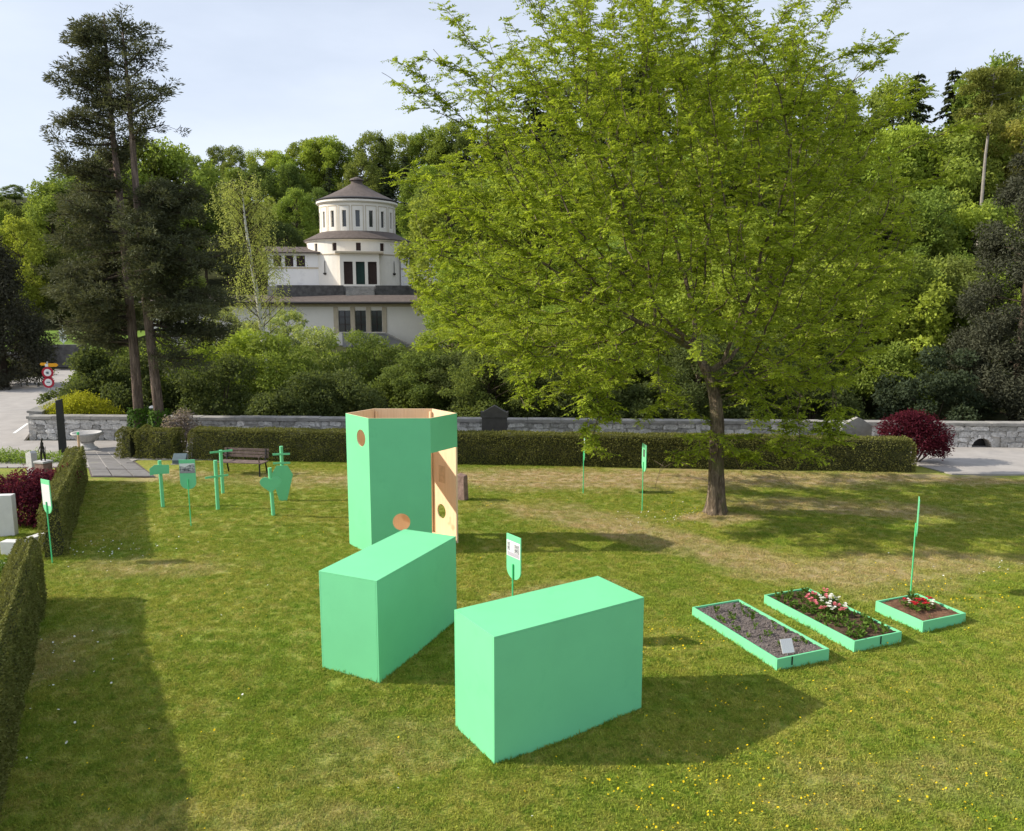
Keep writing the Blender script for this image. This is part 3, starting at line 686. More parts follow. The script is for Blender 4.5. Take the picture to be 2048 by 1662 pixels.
# ---------------------------------------------------------------- clipped hedges
def hedge(name, label, p0, p1, width, height, n, lsz, seed, h1=None, shape=1.0, leafm='hedge'):
    """p0,p1: the near base line; the hedge spreads to the left of p0->p1"""
    g2 = np.random.default_rng(seed); p0 = Vector(p0+(0,)); p1 = Vector(p1+(0,)); L = (p1-p0).length
    root = thing(name, label, 'hedge', p0, math.atan2((p1-p0).y, (p1-p0).x))
    h1 = h1 or height
    def prof(s):  # rounded box section, s in 0..1 up the front, across, down the back
        pass
    A = np.array([L*height, L*width, L*height*.5, width*height, width*height]); A = A/A.sum()
    fsel = g2.choice(5, n, p=A); u = g2.random(n); v = g2.random(n)
    P = np.zeros((n, 3)); Nn = np.zeros((n, 3)); hh = height+(h1-height)*u
    lump = lambda a, b, c: .035*np.sin(a*2.3+b*3.1+seed)+.03*np.sin(a*5.1-c*4+seed)+.02*np.sin(a*9+c*8)
    for k in range(5):
        q = fsel == k
        if k == 0: P[q] = np.stack([u[q]*L, 0*u[q], v[q]*hh[q]], -1); Nn[q] = (0, -1, 0)
        if k == 1: P[q] = np.stack([u[q]*L, v[q]*width, hh[q]], -1); Nn[q] = (0, 0, 1)
        if k == 2: P[q] = np.stack([u[q]*L, 0*u[q]+width, v[q]*hh[q]], -1); Nn[q] = (0, 1, 0)
        if k == 3: P[q] = np.stack([0*u[q], u[q]*width, v[q]*height], -1); Nn[q] = (-1, 0, 0)
        if k == 4: P[q] = np.stack([0*u[q]+L, u[q]*width, v[q]*h1], -1); Nn[q] = (1, 0, 0)
    # batter the sides and round the top edges
    t = np.clip(P[:, 2]/height, 0, 1); ins = .05*t+.10*sstep(.82, 1.0, t)
    P[:, 1] = np.where(P[:, 1] < width/2, np.maximum(P[:, 1], ins), np.minimum(P[:, 1], width-ins))
    P[:, 0] = np.clip(P[:, 0], ins*.8, L-ins*.8)
    ed = np.minimum(P[:, 1], width-P[:, 1]); P[:, 2] -= np.where(fsel == 1, .06*(1-sstep(.1, .32, ed)), 0)
    P += Nn*lump(P[:, 0], P[:, 1], P[:, 2])[:, None]*shape
    P += Nn*(g2.random(n)*.04-.04)[:, None]
    up = np.array([0, 0, .5]); D = unit(Nn*.7+g2.normal(size=(n, 3))*.55+up); NN = unit(Nn+g2.normal(size=(n, 3))*.6)
    Lf = lsz*(.7+.7*g2.random(n)); V, Fq = leaf_arrays(P, D, NN, Lf, Lf*.55)
    tint = np.repeat(np.clip(g2.normal(.45, .25, n), 0, 1), 4)
    link('foliage', np_mesh('foliage', V, Fq, M[leafm], tint), root)
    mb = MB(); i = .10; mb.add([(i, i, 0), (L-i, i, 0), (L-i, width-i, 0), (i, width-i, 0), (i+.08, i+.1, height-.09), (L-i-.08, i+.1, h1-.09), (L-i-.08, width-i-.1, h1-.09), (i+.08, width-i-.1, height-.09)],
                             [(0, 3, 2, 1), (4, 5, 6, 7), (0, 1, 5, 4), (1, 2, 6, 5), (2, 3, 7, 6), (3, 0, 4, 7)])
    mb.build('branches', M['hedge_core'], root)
    return root
hedge('clipped_hedge', 'long low clipped hedge running behind the lawn along the road', (-11.25, 26.9), (13.0, 24.88), 1.0, 1.05, 80000, .05, 11, shape=.4)
hedge('clipped_hedge', 'small clipped hedge block at the foot of the twin conifers', (-13.15, 27.05), (-11.75, 26.9), 1.0, 1.0, 5200, .06, 12, shape=1.5)
hedge('clipped_hedge', 'narrow rounded hedge bush beside the stone path, left of the conifers', (-13.85, 27.15), (-13.27, 27.1), .8, 1.0, 2600, .06, 13, shape=2.0)
hedge('clipped_hedge', 'waist-high clipped hedge on the left behind the leaning paddle sign', (-9.65, 16.5), (-13.05, 23.75), .52, 1.25, 34000, .04, 14, 1.10, shape=.45)
hedge('clipped_hedge', 'nearest clipped hedge at the left edge of the lawn', (-5.0, 6.8), (-8.72, 14.16), .50, 1.20, 62000, .034, 15, shape=.45)

# ---------------------------------------------------------------- mint green boxes
def green_box(label, corner, ang, L, Wd, Ht):
    """corner: near corner; L along ang, Wd to the left"""
    t = thing('green_box', label, 'box', corner, ang)
    th = .025; g = .0015
    def pan(nm, *b): b = list(b); b[4] = -.25 if b[4] < 0 else b[4]; MB().box(*b).build(nm, M['mint'], t, bevel=.003)
    pan('front_panel', 0, L, 0, th, -.03, Ht-th-g); pan('back_panel', 0, L, Wd-th, Wd, -.03, Ht-th-g)
    pan('end_panel', 0, th, th+g, Wd-th-g, -.03, Ht-th-g); pan('end_panel', L-th, L, th+g, Wd-th-g, -.03, Ht-th-g)
    pan('top_panel', 0, L, 0, Wd, Ht-th, Ht)
    return t
green_box('mint green box nearest the camera, tall and standing alone', (-.215, 8.97, 0), math.atan2(1.28, 2.01), 2.38, 1.0, 1.51)
green_box('mint green box set in front of the hexagonal tower', (-1.94, 10.88, 0), math.atan2(2.16, .98), 2.38, 1.03, 1.51)

# ---------------------------------------------------------------- hexagonal tower
TWC = Vector((-2.47, 17.45, 0)); TH3 = 3.0
HX = [(-1.245, .0), (-.60, -.76), (.725, -.74), (1.24, .02), (.62, .76), (-.74, .78)]      # L FL FR R BR BL
tower = thing('hexagon_tower', 'mint green hexagonal plywood tower, open at the top with round peepholes', 'tower', TWC)
def panel(name, p0, p1, z0, z1, holes, th=.028):
    p0 = Vector(p0+(0,)); p1 = Vector(p1+(0,)); L = (p1-p0).length; d = (p1-p0)/L; nin = Vector((-d.y, d.x, 0))
    if nin.dot(-p0) < 0: nin = -nin
    loops = [[(0, z0), (L, z0), (L, z1), (0, z1)]]+[[(hx+r*math.cos(2*math.pi*k/40), hz+r*math.sin(2*math.pi*k/40)) for k in range(40)] for hx, hz, r in holes]
    bm = bmesh.new()
    def lay(off, ins):
        L_ = []
        for li, lp in enumerate(loops):
            vv = []
            for s, z in lp:
                if li == 0: s = ins if s == 0 else L-ins
                vv.append(bm.verts.new(p0+d*s+nin*off+Vector((0, 0, z))))
            ee = [bm.edges.new((vv[i], vv[(i+1) % len(vv)])) for i in range(len(vv))]; L_.append((vv, ee))
        r = bmesh.ops.triangle_fill(bm, use_beauty=True, edges=[e for _, ee in L_ for e in ee])
        return L_, [f for f in r['geom'] if isinstance(f, bmesh.types.BMFace)]
    A, fa = lay(0, .0005); B, fb = lay(th, th*.62)
    for f in fa: f.material_index = 0
    for f in fb: f.material_index = 1
    for (va, _), (vb, _) in zip(A, B):
        for i in range(len(va)):
            j = (i+1) % len(va); f = bm.faces.new((va[i], va[j], vb[j], vb[i])); f.material_index = 1
    bmesh.ops.recalc_face_normals(bm, faces=bm.faces)
    me = bpy.data.meshes.new(name); bm.to_mesh(me); bm.free(); me.materials.append(M['mint']); me.materials.append(M['ply'])
    return link(name, me, tower)
def on_panel(px, py, p0, p1):
    """where a view ray meets the panel: distance along it and height"""
    r = Vector(ray(px, py)); o = Vector((0, 0, H)); a = Vector(p0+(0,))+TWC; d = Vector(p1+(0,))-Vector(p0+(0,)); n_ = Vector((-d.y, d.x, 0))
    t = (a-o).dot(n_)/r.dot(n_); q = o+r*t; return (q-a).dot(d.normalized()), q.z
Lp, FL, FR, Rp, BR, BL = HX
s1, z1 = on_panel(722, 876, Lp, FL); panel('wall_panel', Lp, FL, -.03, TH3, [(s1, z1, .185)])
s1, z1 = on_panel(803, 1044, FL, FR); panel('wall_panel', FL, FR, -.03, TH3, [(s1, z1, .19)])
sd, zd = on_panel(888, 900, FR, Rp); panel('door_lintel', FR, Rp, zd, TH3, [])
s1, z1 = on_panel(885, 1022, Rp, BR); panel('wall_panel', Rp, BR, -.03, TH3, [(s1, z1, .17)])
panel('wall_panel', BR, BL, -.03, TH3, []); panel('door_lintel', BL, Lp, 2.15, TH3, [])
# corner battens on the inside
for i in (0, 1, 4, 5):
    q = Vector(HX[i]+(0,)); q = q-q.normalized()*.075
    MB().box(-.022, .022, -.022, .022, 0, TH3-.06).build('corner_batten', M['ply'], tower, loc=q, rot=(0, 0, math.atan2(q.y, q.x)))
MB().prism([(x*.955, y*.955) for x, y in HX], 0, .03, M=Matrix.Rotation(-math.pi/2, 4, 'X')).build('floor_board', M['ply'], tower, loc=(0, 0, .06), rot=(0, 0, 0))
# printed notice inside
r = Vector(ray(886, 948)); dvec = Vector(BR+(0,))-Vector(Rp+(0,)); s1, z1 = on_panel(886, 948, Rp, BR)
dn_ = dvec.normalized(); base = Vector(Rp+(0,))+dn_*s1; nin = Vector((-dn_.y, dn_.x, 0)); nin = nin if nin.dot(-base) > 0 else -nin
q = base+nin*.033; mb = MB()
mb.add([q-dn_*.13+Vector((0, 0, z1-.2)), q+dn_*.13+Vector((0, 0, z1-.2)), q+dn_*.13+Vector((0, 0, z1+.2)), q-dn_*.13+Vector((0, 0, z1+.2))], [(0, 1, 2, 3)])
mb.build('printed_notice', solid('brown_print', (.64, .46, .28), .8, .15, 12), tower)

# ---------------------------------------------------------------- paddle signs with prints
def printmat(name, kind):
    m, n, l, b = newmat(name)
    tcg = N_(n, 'ShaderNodeTexCoord').outputs['Generated']
    if kind == 'text':
        br = N_(n, 'ShaderNodeTexBrick'); br.inputs['Scale'].default_value = 1.0
        mpn = N_(n, 'ShaderNodeMapping'); l.new(tcg, mpn.inputs['Vector']); mpn.inputs['Rotation'].default_value = (R(90), 0, 0); l.new(mpn.outputs[0], br.inputs['Vector'])
        br.inputs['Brick Width'].default_value = .33; br.inputs['Row Height'].default_value = .045; br.inputs['Mortar Size'].default_value = .013
        c = mixc(n, l, br.outputs['Fac'], (.42, .42, .44), (.78, .78, .78))
    else:
        c = mixc(n, l, ramp(n, l, noise(n, l, 4.5, 5, .6, tcg), .40, .60), (.06, .06, .07), (.50, .49, .50))
    l.new(c, b.inputs['Base Color']); b.inputs['Roughness'].default_value = .6
    return m
M['print_text'] = printmat('printed_text', 'text'); M['print_photo'] = printmat('printed_photo', 'photo')
def paddle(label, base, top, rz, lean=0, kind=None, length=.73, width=.38):
    t = thing('paddle_sign', label, 'sign', base, rz, 'mint paddle signs on thin poles'); t.rotation_euler = (0, lean, rz)
    hw = width/2; zb = top-length
    poly = [(-hw, top), (-hw, zb+hw*.9)]+[(hw*math.cos(a), zb+hw*.9+hw*.9*math.sin(a)) for a in np.linspace(math.pi, 2*math.pi, 15)[1:-1]]+[(hw, zb+hw*.9), (hw, top)]
    MB().prism(poly, -.009, .009).build('board', M['mint'], t, bevel=.002)
    MB().tube([(0, -.024, -.05), (0, -.024, zb+.26)], .0135, 8).build('pole', M['mint_pole'], t)
    if kind == 'text':
        MB().box(-hw+.012, hw-.012, -.0115, -.0095, zb+hw*.95, top-.10).build('print', M['print_text'], t)
    if kind == 'mountain':                                   # greyscale picture: pale sky over a dark ridge
        z0, z1_ = top-.33, top-.09
        MB().box(-hw+.01, hw-.01, -.0115, -.0095, z0, z1_).build('print', M['print_photo'], t)
        MB().prism([(-hw+.012, z1_-.06), (-hw+.012, z1_-.002), (hw-.012, z1_-.002), (hw-.012, z1_-.02), (.06, z1_-.035), (-.05, z1_-.09)], -.0135, -.012).build('print', M['white'], t)
        MB().prism([(-hw+.012, z0+.002), (hw-.012, z0+.002), (hw-.012, z0+.06), (.0, z0+.045), (-hw+.012, z0+.05)], -.0135, -.012).build('print', solid('grey_print', (.30, .28, .30), .7, .1), t)
    if kind == 'houses':
        z0, z1_ = top-.36, top-.10
        MB().box(-hw+.01, hw-.01, -.0115, -.0095, z0, z1_).build('print', M['white'], t)
        MB().box(-hw+.03, -.09, -.0135, -.012, z0+.09, z1_-.03).build('print', M['print_photo'], t)
        MB().box(.03, hw-.03, -.0135, -.012, z0+.08, z1_-.04).build('print', M['print_photo'], t)
        MB().box(-hw+.03, hw-.03, -.0135, -.012, z0+.01, z0+.075).build('print', solid('lilac_print', (.42, .38, .43), .7, .15, 30), t)
    if kind == 'dark':
        MB().box(-.07, .07, -.0115, -.0095, top-.34, top-.14).build('print', M['grave_dark'], t)
    if kind == 'white':
        MB().box(-hw, hw, -.0115, -.0095, top-.33, top-.01).build('print', M['white'], t); MB().box(-hw, hw, .0095, .0115, top-.33, top-.01).build('print', M['white'], t)
    return t
paddle('leaning mint paddle sign with white printed sheet beside the left hedge', tuple(G(107, 1124)), 1.78, R(-36), -.035, 'text')
paddle('mint paddle sign showing a greyscale landscape picture, among the grave posts', tuple(G(383, 1054)), 1.68, R(4), -.01, 'mountain')
paddle('mint paddle sign with houses print rising behind the nearest green box', (.03, 12.2, 0), 1.78, R(-54), 0, 'houses')
paddle('thin mint sign seen edge-on with a white top, before the long hedge', tuple(G(1168, 985)), 1.57, R(-93), 0, 'white', .62, .36)
paddle('mint sign seen almost edge-on with a small dark print, left of the big tree', tuple(G(1286, 1018)), 1.75, R(-83), 0, 'dark')
paddle('mint sign seen edge-on rising behind the square flower bed', tuple(G(1824, 1188)), 1.85, R(-116), .0, None)

# ---------------------------------------------------------------- painted grave posts
def post(label, base, h, rz, parts, lean=0):
    t = thing('grave_post', label, 'grave post', base, rz, 'mint painted grave posts'); t.rotation_euler = (0, lean, rz)
    MB().tube([(0, 0, -.05), (0, 0, h)], .048, 14).build('post', M['mint'], t, bevel=.004)
    for p in parts:
        if p[0] == 'bar':
            MB().box(-p[2], p[2], -.065, -.05, p[1]-.028, p[1]+.028).build('crossbar', M['mint'], t, bevel=.003)
        else:
            MB().prism([(x, z) for x, z in p[1]], -.068, -.05).build('board', M['mint'], t, bevel=.002)
    return t
bz = 1.04
post('mint post with a wide arrow-ended board near its top', tuple(G(326, 1014)), 1.27, R(8), [('board', [(-.25, bz-.15), (-.14, bz-.13), (.0, bz-.12), (.14, bz-.12), (.24, bz-.12), (.25, bz+.08), (.24, bz+.12), (.12, bz+.12), (.05, bz+.13), (-.12, bz+.13), (-.25, bz+.03)])], -.01)
post('mint cross with its bar at two thirds of the post, behind the paddle sign', tuple(G(436, 1021)), 1.35, R(38), [('bar', .93, .30)])
post('mint T-shaped cross with the bar across its very top, before the bench', tuple(G(446, 988)), 1.28, R(35), [('bar', 1.25, .31)])
m21 = .0137
cof = [(-.15, 1.0), (.15, 1.0), (.29, .74), (.10, .0), (-.10, .0), (-.29, .74)]
post('mint coffin-shaped board topped by a double-barred cross', tuple(G(567, 1001)), 1.53, R(10), [('board', cof), ('bar', 1.32, .23), ('bar', 1.07, .23)])
hp = []
for a in np.linspace(0, 2*math.pi, 41)[:-1]:
    x = 16*math.sin(a)**3; z = 13*math.cos(a)-5*math.cos(2*a)-2*math.cos(3*a)-math.cos(4*a); hp.append((x*.0165, .88+z*.0155))
post('mint post carrying a heart-shaped board in front of the coffin board', tuple(G(547, 1034)), 1.29, R(12), [('board', hp[::-1])], -.03)

# ---------------------------------------------------------------- grave beds
BA = R(21.7)
def bed(label, corner, L, soilm):
    t = thing('grave_bed', label, 'flower bed', corner, BA)
    th = .028; h = .165; w = 1.0
    for nm, b in (('plank', (0, w, 0, th)), ('plank', (0, w, L-th, L)), ('plank', (0, th, th+.001, L-th-.001)), ('plank', (w-th, w, th+.001, L-th-.001))):
        MB().box(*b, -.12, h).build(nm, M['mint'], t, bevel=.003)
    g2 = np.random.default_rng(int(L*100)); nx, ny = 26, int(26*L)
    V, Fq = grid(th, w-th, th, L-th, nx, ny, lambda X, Y: .122+.012*np.sin(X*9+Y*4)*np.sin(Y*7)+g2.random(X.shape)*.022)
    link('soil', np_mesh('soil', V, Fq, soilm, smooth=False), t)
    return t
def sprigs(bedo, n, x0, x1, y0, y1, sz, seed, name='seedlings', mat='seed', per=9, hz=.07):
    g2 = np.random.default_rng(seed); P = []; D = []; Nn = []; Ls = []
    for i in range(n):
        c = np.array([g2.uniform(x0, x1), g2.uniform(y0, y1), .125])
        for k in range(per):
            a = g2.random()*6.283; el = g2.uniform(.2, 1.3); d = np.array([math.cos(a)*math.cos(el), math.sin(a)*math.cos(el), math.sin(el)])
            P.append(c+np.array([0, 0, g2.random()*hz])); D.append(d); Nn.append(np.array([0, 0, 1])+g2.normal(size=3)*.5); Ls.append(sz*g2.uniform(.6, 1.4))
    P, D, Nn, Ls = map(np.array, (P, D, Nn, Ls)); V, Fq = leaf_arrays(P, D, Nn, Ls, Ls*.5)
    o = link(name, np_mesh(name, V, Fq, M[mat], np.repeat(g2.random(len(P)), 4)), bedo); o['kind'] = 'stuff'; return o
b1 = bed('long mint-framed grave bed filled with grey gravel and a tilted placard', (3.98, 11.2, 0), 2.2, M['gravel'])
g2 = np.random.default_rng(8); n = 1500
cub = np.array([(1, 0, 0), (-1, 0, 0), (0, 1, 0), (0, -1, 0), (0, 0, 1), (0, 0, -1)]); ofc = np.array([(0, 2, 4), (2, 1, 4), (1, 3, 4), (3, 0, 4), (2, 0, 5), (1, 2, 5), (3, 1, 5), (0, 3, 5)])
cen = np.stack([g2.uniform(.05, .95, n), g2.uniform(.05, 2.15, n), g2.uniform(.135, .15, n)], -1)
V = (cen[:, None, :]+cub[None]*(g2.uniform(.006, .018, (n, 6, 1)))).reshape(-1, 3); Fq = (np.arange(n)[:, None, None]*6+ofc[None]).reshape(-1, 3)
o = link('pebbles', np_mesh('pebbles', V, Fq, M['pebble']), b1); o['kind'] = 'stuff'
sprigs(b1, 46, .1, .9, .3, 2.1, .055, 31)
pl = G(1577, 1312, .13)-Vector(b1.location); pl = Matrix.Rotation(-BA, 3, 'Z') @ pl
pt = thing('bed_placard', 'small white printed placard tilted on a stake in the gravel bed', 'sign', G(1577, 1312, .13), BA-.15)
MB().box(-.10, .10, -.004, .004, .0, .21).build('board', M['print_text'], pt, loc=(0, 0, .05), rot=(R(-28), 0, 0))
MB().tube([(0, .02, -.08), (0, .03, .1)], .006, 6).build('stake', M['galv'], pt)
b2 = bed('long mint-framed grave bed of dark soil with pink and white flowers in the middle', (5.41, 11.83, 0), 2.15, M['soil'])
sprigs(b2, 150, .06, .94, .06, 2.08, .06, 32, per=11)
b3 = bed('square mint-framed grave bed of reddish soil with red and white flowers', (6.89, 12.6, 0), 1.0, M['soil_red'])
sprigs(b3, 8, .08, .92, .1, .95, .025, 33)
# small black cable clips on the planks
for bb, xx in ((b1, .28), (b2, .55)):
    MB().box(xx-.008, xx+.008, -.012, -.001, .03, .165).build('clip', M['black'], bb)
def flower(name, petal, seed):
    g2 = np.random.default_rng(seed); t = thing(name, '', 'flower')
    n = 22; a = g2.random(n)*6.283; P = np.stack([.02*np.cos(a), .02*np.sin(a), .01+.06*g2.random(n)], -1)
    D = np.stack([np.cos(a), np.sin(a), .35+.6*g2.random(n)], -1); Ls = .035+.03*g2.random(n)
    V, Fq = leaf_arrays(P, D, np.tile([0, 0, 1.], (n, 1))+g2.normal(size=(n, 3))*.3, Ls, Ls*.6)
    link('foliage', np_mesh('foliage', V, Fq, M['seed'], np.repeat(g2.random(n), 4)), t)
    P = []; D = []; Nn = []
    for k in range(5):
        c = np.array([g2.normal()*.022, g2.normal()*.022, .075+.05*g2.random()])
        for j in range(9):
            a = j*6.283/5+g2.random()*.4; P.append(c); D.append([math.cos(a), math.sin(a), .25+.5*(j > 4)]); Nn.append([0, 0, 1])
    P, D, Nn = np.array(P), np.array(D, float), np.array(Nn, float)
    V, Fq = leaf_arrays(P, D, Nn, .027, .024); link('blossom', np_mesh('blossom', V, Fq, M[petal], np.repeat(g2.random(len(P)), 4)), t)
    return t
protos = {'pink': flower('flowering_plant', 'petal_pink', 41), 'white': flower('flowering_plant', 'petal_white', 42), 'red': flower('flowering_plant', 'petal_red', 43)}
first = set()
def put(kind, p, s, label, group):
    o = protos[kind] if kind not in first else copy_tree(protos[kind]); first.add(kind)
    o.location = p; o.scale = (s, s, s); o.rotation_euler = (0, 0, random.random()*6.28); tag(o, label, 'flower', group)
g4 = random.Random(9)
for px, py, kd in ((1612, 1200, 'pink'), (1622, 1210, 'pink'), (1630, 1195, 'pink'), (1640, 1208, 'white'), (1648, 1188, 'pink'), (1655, 1203, 'pink'), (1662, 1206, 'white'), (1672, 1205, 'white'), (1634, 1216, 'pink'), (1655, 1218, 'white'), (1664, 1224, 'white'), (1644, 1224, 'pink'), (1675, 1220, 'pink'), (1688, 1222, 'white'), (1684, 1228, 'pink')):
    put(kd, G(px, py+6, .13), g4.uniform(1.25, 1.6), f'{kd} bedding flower blooming in the middle grave bed', f'{kd} flowers in the middle bed')
for px, py, kd in ((1808, 1206, 'red'), (1816, 1209, 'white'), (1826, 1213, 'red'), (1836, 1209, 'red'), (1845, 1211, 'red'), (1858, 1206, 'red'), (1862, 1213, 'white'), (1850, 1216, 'red'), (1830, 1218, 'red')):
    put(kd, G(px, py+6, .13), g4.uniform(1.1, 1.4), f'{kd} bedding flower blooming in the square grave bed', f'{kd} flowers in the square bed')
t = thing('leafy_plant', 'grey-green leafy plant at the back of the square grave bed', 'plant', G(1826, 1203, .12))
n = 60; a = g2.random(n)*6.283; P = np.stack([.05*np.cos(a), .05*np.sin(a), .12*g2.random(n)], -1); Ls = .06+.05*g2.random(n)
V, Fq = leaf_arrays(P, np.stack([np.cos(a), np.sin(a), .4+1.2*g2.random(n)], -1), np.tile([0, 0, 1.], (n, 1)), Ls, Ls*.4); link('foliage', np_mesh('foliage', V, Fq, M['seed'], np.repeat(g2.random(n), 4)), t)

# ---------------------------------------------------------------- bench and gravestones
bl = W(441, 945, 24.85); bench = thing('park_bench', 'weathered wooden slatted bench in front of the long hedge', 'bench', (-8.55, 24.62, 0), R(-9))
for k, z in enumerate((.56, .66, .76)): MB().box(-.76, .76, .235+.02*k, .26+.02*k, z-.04, z+.04).build('back_slat', M['benchwood'], bench, bevel=.004)
for k in range(4): MB().box(-.76, .76, -.23+.115*k, -.13+.115*k, .405, .435).build('seat_slat', M['benchwood'], bench, bevel=.004)
for s in (-1, 1):
    x = s*.66
    MB().tube([(x, -.22, -.02), (x, -.2, .40)], .028, 6).build('leg', M['black'], bench)
    MB().tube([(x, .30, -.02), (x, .20, .40), (x, .28, .80)], .028, 6).build('leg', M['black'], bench)
    MB().tube([(x, -.2, .39), (x, .21, .39)], .022, 6).build('seat_rail', M['black'], bench)
    MB().tube([(x, -.2, .40), (x, -.24, .60), (x, -.05, .63), (x, .24, .60)], .022, 6).build('armrest', M['benchwood'], bench)
gs = thing('gravestone', 'dark gravestone with a gabled top standing behind the long hedge', 'gravestone', (W(989, 850, 28).x, 28, 0), R(-3))
MB().box(-.45, .45, -.11, .11, -.05, 1.34).build('slab', M['grave_dark'], gs, bevel=.012)
MB().prism([(-.49, 1.345), (.49, 1.345), (.49, 1.56), (.42, 1.54), (0, 1.78), (-.42, 1.54), (-.49, 1.56)], -.14, .14).build('pediment', M['grave_dark'], gs, bevel=.008)
MB().box(-.5, .5, -.2, .2, -.05, .12).build('plinth', M['grave_dark'], gs)
ps = G(925, 1002); st = thing('grave_marker', 'rough reddish sandstone marker post beside the hexagonal tower', 'gravestone', ps, R(-28))
mb = MB(); mb.add([(-.13, -.13, -.05), (.14, -.12, -.05), (.13, .12, -.05), (-.13, .13, -.05), (-.12, -.11, .4), (.13, -.12, .4), (.12, .11, .4), (-.12, .12, .4), (-.11, -.11, .76), (.12, -.1, .72), (.11, .1, .73), (-.11, .1, .78)],
                 [(0, 3, 2, 1), (0, 1, 5, 4), (1, 2, 6, 5), (2, 3, 7, 6), (3, 0, 4, 7), (4, 5, 9, 8), (5, 6, 10, 9), (6, 7, 11, 10), (7, 4, 8, 11), (8, 9, 10, 11)]); mb.build('shaft', M['grave_red'], st, bevel=.025)
hs = G(1695, 893); g5 = thing('gravestone', 'pale grey gabled gravestone half hidden behind the hedge right of the tree', 'gravestone', (W(1712, 850, 27.6).x, 27.6, 0), R(4))
MB().prism([(-.55, -.05), (.55, -.05), (.55, 1.12), (.25, 1.30), (0, 1.42), (-.55, 1.15)], -.1, .1).build('slab', M['coping'], g5, bevel=.02)
g6 = thing('marker_post', 'short white post standing behind the hedge right of the tree', 'post', (W(1683, 850, 27.2).x, 27.2, 0))
MB().tube([(0, 0, -.05), (0, 0, 1.2)], [.05, .045], 10).build('shaft', M['grave_white'], g6); MB().box(-.07, .07, -.07, .07, 1.2, 1.27).build('cap', M['grave_white'], g6)
pq = thing('plaque_box', 'blue-grey slanted plaque on legs beside the hedge block', 'plaque', (W(359, 915, 26.3).x, 26.3, 0), R(5))
MB().add([(-.22, -.1, .0), (.22, -.1, .0), (.22, .12, .0), (-.22, .12, .0), (-.22, -.1, .14), (.22, -.1, .14), (.22, .12, .34), (-.22, .12, .34)], [(0, 3, 2, 1), (4, 5, 6, 7), (0, 1, 5, 4), (1, 2, 6, 5), (2, 3, 7, 6), (3, 0, 4, 7)]).build('body', M['blue_grey'], pq, bevel=.008)
MB().box(-.26, .26, -.16, .18, -.02, .015).build('foot', M['coping'], pq)
# stone basin by the road
bp = G(176, 900); bb = thing('stone_basin', 'pale stone pedestal basin standing at the roadside on the left', 'basin', bp)
MB().lathe([(.34, -.02), (.34, .08), (.24, .14), (.2, .26), (.26, .32)], 24).build('pedestal', M['granite'], bb, smooth=False)
MB().lathe([(.2, .30), (.36, .42), (.50, .60), (.53, .63), (.53, .67), (.47, .66), (.32, .54), (.02, .50)], 32).build('bowl', M['granite'], bb, smooth=True)
stl = thing('dark_stele', 'tall thin black stele between the red shrub and the basin', 'gravestone', G(127, 911), R(20))
MB().add([(-.13, -.07, -.05), (.13, -.07, -.05), (.12, .07, -.05), (-.12, .07, -.05), (-.11, -.06, 1.98), (.11, -.06, 2.04), (.11, .06, 2.04), (-.11, .06, 1.98)], [(0, 3, 2, 1), (4, 5, 6, 7), (0, 1, 5, 4), (1, 2, 6, 5), (2, 3, 7, 6), (3, 0, 4, 7)]).build('shaft', M['black'], stl, bevel=.012)
MB().box(-.2, .2, -.14, .14, -.05, .06).build('plinth', M['grave_dark'], stl)
cq = G(92, 985); col_ = thing('stone_column', 'square stone column carrying a thin dark sculpture, behind the left hedge', 'gravestone', cq, R(-20))
MB().box(-.17, .17, -.15, .15, -.05, .88).build('shaft', M['grave_red'], col_, bevel=.02); MB().box(-.19, .19, -.17, .17, .88, .94).build('cap', M['granite'], col_, bevel=.01)
sc_ = thing('bronze_sculpture', 'thin dark bronze figure standing on the square stone column', 'sculpture', cq+Vector((0, 0, .94)))
MB().tube([(-.05, 0, 0), (-.045, 0, .2), (-.01, 0, .36), (.0, 0, .5), (.0, .0, .56), (.01, 0, .6), (.01, 0, .66)], [.022, .03, .04, .045, .02, .035, .02], 8).build('body', M['bronze'], sc_, smooth=True)
MB().tube([(.06, 0, 0), (.04, 0, .2), (0, 0, .36)], [.02, .026, .035], 8).build('leg', M['bronze'], sc_, smooth=True)
for s in (-1, 1): MB().tube([(0, 0, .49), (s*.07, -.02, .36), (s*.10, -.05, .22)], [.018, .016, .012], 6).build('arm', M['bronze'], sc_)
MB().tube([(.10, -.05, .0), (.13, -.05, .42)], .008, 6).build('staff', M['bronze'], sc_)
gg = G(68, 972); g7 = thing('gravestone', 'narrow grey gravestone left of the square stone column', 'gravestone', gg, R(-30))
MB().prism([(-.16, -.05), (.16, -.05), (.15, 1.02), (.08, 1.08), (-.15, 1.0)], -.09, .09).build('slab', M['granite'], g7, bevel=.015)
wh = G(14, 1072); g8 = thing('gravestone', 'white marble headstone with a dark niche at the left edge', 'gravestone', (wh.x, wh.y, 0), R(8))
MB().box(-.7, .22, -.10, .10, -.05, 1.0).build('slab', M['grave_white'], g8, bevel=.012); MB().box(-.55, -.13, -.106, -.101, .22, .48).build('niche', M['black'], g8)  # niche is a flat black plate, the hole's shade put into its colour
lk = G(30, 1108); g9 = thing('grave_kerb', 'white L-shaped marble kerb in front of the white headstone', 'grave kerb', (lk.x, lk.y, 0), R(-4))
MB().box(-.25, .12, -.1, .12, -.05, .30).build('kerb_end', M['grave_white'], g9, bevel=.01); MB().add([(.03, .125, 0), (.25, .125, 0), (.42, .85, 0), (.2, .85, 0), (.03, .125, .296), (.25, .125, .296), (.42, .85, .296), (.2, .85, .296)], [(0, 3, 2, 1), (4, 5, 6, 7), (0, 1, 5, 4), (1, 2, 6, 5), (2, 3, 7, 6), (3, 0, 4, 7)]).build('kerb_side', M['grave_white'], g9, bevel=.01)
